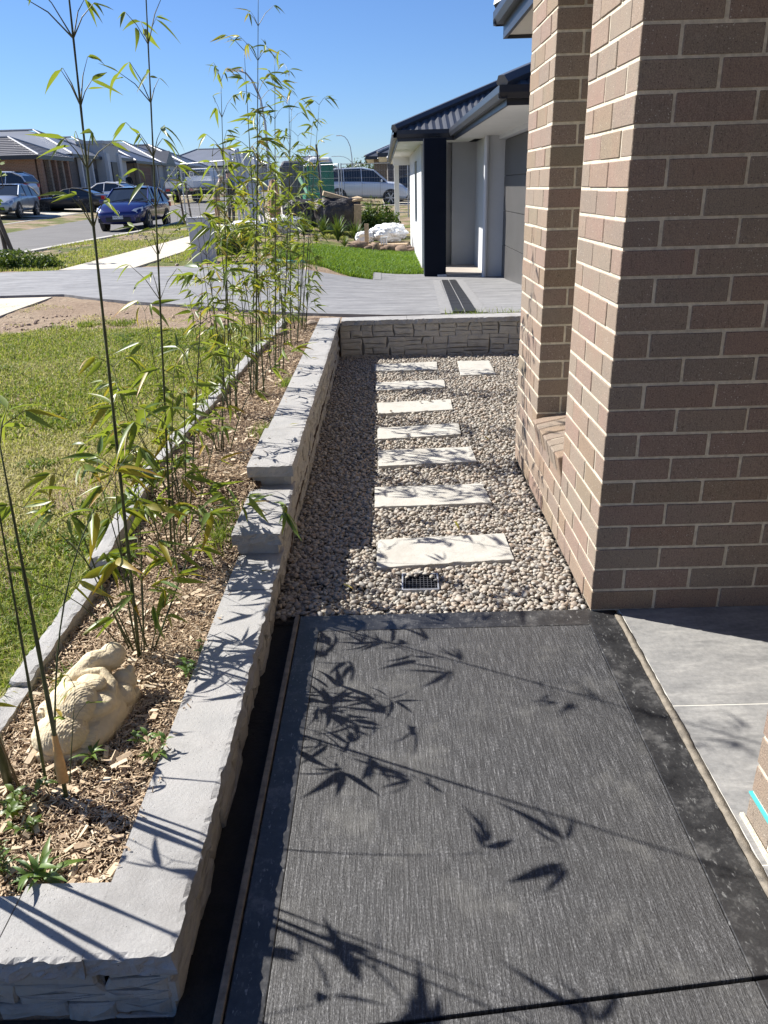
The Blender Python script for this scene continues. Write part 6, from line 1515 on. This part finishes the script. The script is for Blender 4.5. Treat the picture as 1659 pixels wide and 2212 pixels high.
def strappy(loc, label, n, h, seed, mat=None):
    r_ = np.random.default_rng(seed); root = empty('strappy_plant', loc, 0, label, 'plant'); V = []; F = []; A = []
    for i in range(n):
        a = r_.uniform(0, 6.28); L = h * r_.uniform(.7, 1.3); w = .018 * h / .5; b = len(V); dx, dy = math.cos(a), math.sin(a); sp = r_.uniform(.2, 1)
        for k in range(5):
            t = k / 4; out = L * sp * (t ** 1.5) * .8; z = L * (t - .55 * sp * t * t) ; ww = w * (1 - t * .85)
            V += [(dx * out - dy * ww, dy * out + dx * ww, z), (dx * out + dy * ww, dy * out - dx * ww, z)]
        for k in range(4): F.append((b + 2 * k, b + 2 * k + 1, b + 2 * k + 3, b + 2 * k + 2))
        A += [r_.random() * .7] * 10
    link('leaves', np_mesh('leaves', V, F, mat or M['grass_dark'], False, A), root); return root
for i, (x, y, s, lab) in enumerate(((-2.15, 22.0, .62, 'leftmost dark strappy plant, below the star post'), (-1.2, 21.4, .66, 'middle strappy plant, in front of the black heap'), (-.75, 21.7, .60, 'strappy plant right beside the white sack on the ledge'), (-1.65, 22.4, .55, 'strappy plant half behind the middle one'), (-1.65, 19.9, .30, 'small strappy tuft at the edge of the bright lawn, left one'), (-.95, 19.6, .30, 'small strappy tuft at the edge of the bright lawn, right one'), (-2.9, 21.6, .5, 'strappy plant behind the tall bamboo'))):
    strappy((x, y, hz(x, y)), lab, 90, s, i + 3)
def foliage(name, loc, size, n, leaf, label, cat, seed, mat='grass_dark', hole=.0, parent=None, trunk=None):
    r_ = np.random.default_rng(seed); root = empty(name, loc, 0, label, cat)
    c = r_.normal(0, 1, (n * 3, 3)); c /= np.linalg.norm(c, axis=1)[:, None]; c *= (r_.random(n * 3) ** .45)[:, None]
    keep = fbm(c[:, 0] * 1.9 + seed, c[:, 1] * 1.9, c[:, 2] * 1.9, 3) > -.12 + hole; c = c[keep][:n]; n = len(c)
    r2 = 1 + .28 * fbm(c[:, 0] * 2 + seed * 3, c[:, 1] * 2, c[:, 2] * 2, 2); P0 = c * r2[:, None] * np.array(size) / 2
    u = r_.normal(0, 1, (n, 3)); u /= np.linalg.norm(u, axis=1)[:, None]; v = np.cross(u, r_.normal(0, 1, (n, 3))); v /= np.linalg.norm(v, axis=1)[:, None]
    L = leaf * r_.uniform(.6, 1.4, (n, 1)); V = np.stack([P0 - u * L, P0 - v * L * .45, P0 + u * L, P0 + v * L * .45], 1).reshape(-1, 3); V[:, 2] += size[2] * .5
    F = np.arange(n * 4).reshape(-1, 4)
    link('crown', np_mesh('crown', V, F, M[mat], False, np.repeat(r_.random(n), 4)), root)
    if trunk:
        mb = MB(); mb.tube([(0, 0, -trunk), (0, 0, size[2] * .3)], [size[0] * .03 + .02, size[0] * .015 + .01], 7)
        for k in range(5): a = k * 1.26; mb.tube([(0, 0, size[2] * .05 * k), (math.cos(a) * size[0] * .3, math.sin(a) * size[1] * .3, size[2] * (.35 + .1 * k))], [size[0] * .015 + .008, .01], 5)
        mb.build('trunk', M['trunk'], root)
    return root
foliage('green_bush', (-.15, 24.6, hz(-.1, 24.6) - .05), (1.35, 1.2, 1.05), 4200, .045, 'dense dark green bush between the black heap and the pale house', 'bush', 5)
foliage('green_bush', (-.62, 24.2, hz(-.6, 24.2) - .05), (.6, .6, .6), 1300, .04, 'smaller bush growing against the brown plywood sheet', 'bush', 6)
foliage('ground_cover_plant', (-6.6, 14.2, hz(-6.6, 14.2) - .08), (1.7, .9, .42), 4200, .028, 'low leafy groundcover with white flowers at the edge of the driveway', 'groundcover', 7)
foliage('ground_cover_plant', (-5.9, 14.0, hz(-5.9, 14) - .06), (.7, .6, .28), 1000, .026, 'smaller groundcover patch beside the footpath corner', 'groundcover', 9)
foliage('green_bush', (-3.6, 19.6, hz(-3.5, 19.6) - .1), (1.4, 1.2, .55), 3000, .04, 'low scrubby bush behind the letterbox', 'bush', 10, 'grass')
foliage('grey_shrub', (-3.05, 16.2, hz(-3, 16.2) - .1), (.9, .7, .5), 1500, .035, 'low grey-green shrub just behind the letterbox', 'bush', 11)
# street saplings with stakes
def sapling(loc, h, label, seed, stake=None):
    rnd = random.Random(seed); root = empty('street_sapling', loc, 0, label, 'tree'); mb = MB()
    mb.tube([(0, 0, -.1), (-.03, 0, h * .4), (-.10, 0, h * .8), (-.08, 0, h)], [.05, .035, .02, .008], 7)
    tips = []
    for i in range(6):
        z = h * (.35 + .11 * i); a = rnd.uniform(0, 6.28); L = rnd.uniform(.3, .55); p = Vector((-.07, 0, z)); q = p + Vector((math.cos(a) * L * .6, math.sin(a) * L * .5, -.02 + L * .25)); e = q + Vector((0, 0, L * 1.0))
        mb.tube([p, q, e], [.014, .010, .005], 5); tips += [e, q.lerp(e, .5)]
    mb.build('trunk', M['trunk'], root); V = []; F = []
    for t in tips + [Vector((-.08, 0, h))]:
        for k in range(6):
            d = Vector((rnd.gauss(0, 1), rnd.gauss(0, 1), rnd.gauss(0, 1))).normalized(); c = t + d * .07; u = d * .06; v = d.orthogonal().normalized() * .03; b = len(V); V += [c - u, c - v, c + u, c + v]; F.append((b, b + 1, b + 2, b + 3))
    link('crown', np_mesh('crown', V, F, M['grass'], False, np.full(len(V), .3)), root)
sapling((-7.22, 15.5, .33), 2.2, 'young street sapling at the left edge with sparse leaves', 4)
o = MB().tube([(0, 0, -.2), (-.42, .02, 1.7)], .042, 7).build('tree_stake', M['trunk']); o.location = (-7.0, 15.45, .33); tag(o, 'leaning timber stake just right of the left edge sapling', 'stake')
sapling((-7.55, 31.2, hz(-7.5, 31.2)), 1.8, 'bare young tree by the kerb behind the blue hatchback', 9)
o = MB().tube([(0, 0, -.2), (-.1, 0, 1.45)], .035, 7).build('tree_stake', M['trunk']); o.location = (-7.2, 31.0, hz(-7.2, 31)); tag(o, 'upright timber stake right of the bare young tree', 'stake')
# street lamps
def lamp(x, y, h, arm, label):
    z = hz(x, y); root = empty('street_lamp', (x, y, z), 0, label, 'street lamp', 'tall curved street lamps')
    pts = [(0, 0, 0), (0, 0, h * .6)] + [(arm * (1 - math.cos(a)) , 0, h * .6 + h * .4 * math.sin(a)) for a in (.5, .9, 1.25, 1.5708)]
    MB().tube(pts, [.09, .07, .06, .05, .045, .04], 8).build('pole', M['galv'], root); MB().rbox((pts[-1][0] + arm * .25, 0, pts[-1][2] + .02), (abs(arm) * .6, .22, .12)).build('lantern', M['white'], root, bevel=.03)
lamp(-4.4, 125, 7.1, -1.4, 'nearer curved street lamp left of the pale house, against the sky')
lamp(-6.3, 190, 6.6, -3.2, 'farther and lower curved street lamp beside the first')
lamp(-6.85, 51, 7.2, -1.3, 'tall street lamp pole rising behind the densest bamboo')
# far trees
tr = random.Random(8)
for i, (x, y, s, lab) in enumerate(((-1.6, 150, 6.2, 'distant grey-green tree nearest the brick houses'), (-5.2, 158, 4.8, 'distant tree below the two street lamps'), (1.8, 160, 5.2, 'distant tree half behind the brick house'), (-20, 205, 5, 'low distant tree behind the end house'), (-28, 210, 5, 'low distant tree left of the end house roof'), (-12, 190, 5, 'distant tree right of the small end house'))):
    foliage('distant_tree', (x, y, hz(x, y) + .5), (s * 1.5, s * 1.2, s * .8), 900, .28, lab, 'tree', 20 + i, 'tree_leaf', .05, trunk=.8)
# small debris by the driveway
o = MB().tube([(-2.05, 13.75, .40), (-1.85, 13.85, .37), (-1.6, 13.7, .36), (-1.3, 13.8, .35)], .022, 6).build('teal_plastic_strap', M['green_bag']); tag(o, 'teal plastic strap lying on the soil at the driveway edge', 'strap')
rnd = random.Random(31)
n = 260; px = rng.uniform(-4.2, -1.0, n); py = 7.7 + .9 * rng.random(n); k = py < 8.1 - .35 * (px + 1) * .75 ; px, py = px[k], py[k]
P, F, A = scatter_pebbles('clods', px, py, Hn(px, py) + .0, .018 * rng.uniform(.4, 1.5, len(px)), 1, None)
tag(link('soil_clods', np_mesh('soil_clods', P, F, simple('clods', (.36, .26, .19), .95, .3, 20, .5, 60), False)), 'loose clods of brown soil along the driveway edge', 'soil clods', kind='stuff')
n = 500; px = rng.uniform(-8, -1.6, n); py = rng.uniform(14, 26, n); k = ((px < -5.5) | (px > -4.1)); px, py = px[k], py[k]
P, F, A = scatter_pebbles('clods', px, py, Hn(px, py) + .01, .035 * rng.uniform(.4, 1.5, len(px)), 1, None)
tag(link('verge_stones', np_mesh('verge_stones', P, F, simple('verge_stone', (.34, .29, .24), .95, .3, 20, .5, 60), False)), 'small stones and rubble scattered over the verge by the road', 'stones', kind='stuff')

lf = random.Random(77)
spots = [(-.52, 3.9, .349, 'highest coping, nearer the step'), (-.50, 2.6, .154, 'lowest coping below the first step'), (.30, 3.35, .012, 'pebbles between the two nearest stepping stones'), (-.2, 2.75, .012, 'shaded pebbles near the path corner'), (.62, 4.6, .012, 'pebbles beside the brick pier'), (-.55, 5.6, .349, 'highest coping, farther along')]
for i, (x, y, z, wh) in enumerate(spots):
    me = LEAF['y'][i % 4]; o = link('fallen_leaf', me); o.location = (x, y, z + .004); a = lf.uniform(0, 6.28); L = lf.uniform(.05, .085)
    o.rotation_euler = (R(3), R(lf.uniform(-12, 12)), a); o.scale = (L, L, L); tag(o, 'single dry yellow bamboo leaf lying on the ' + wh, 'leaf', 'fallen bamboo leaves')
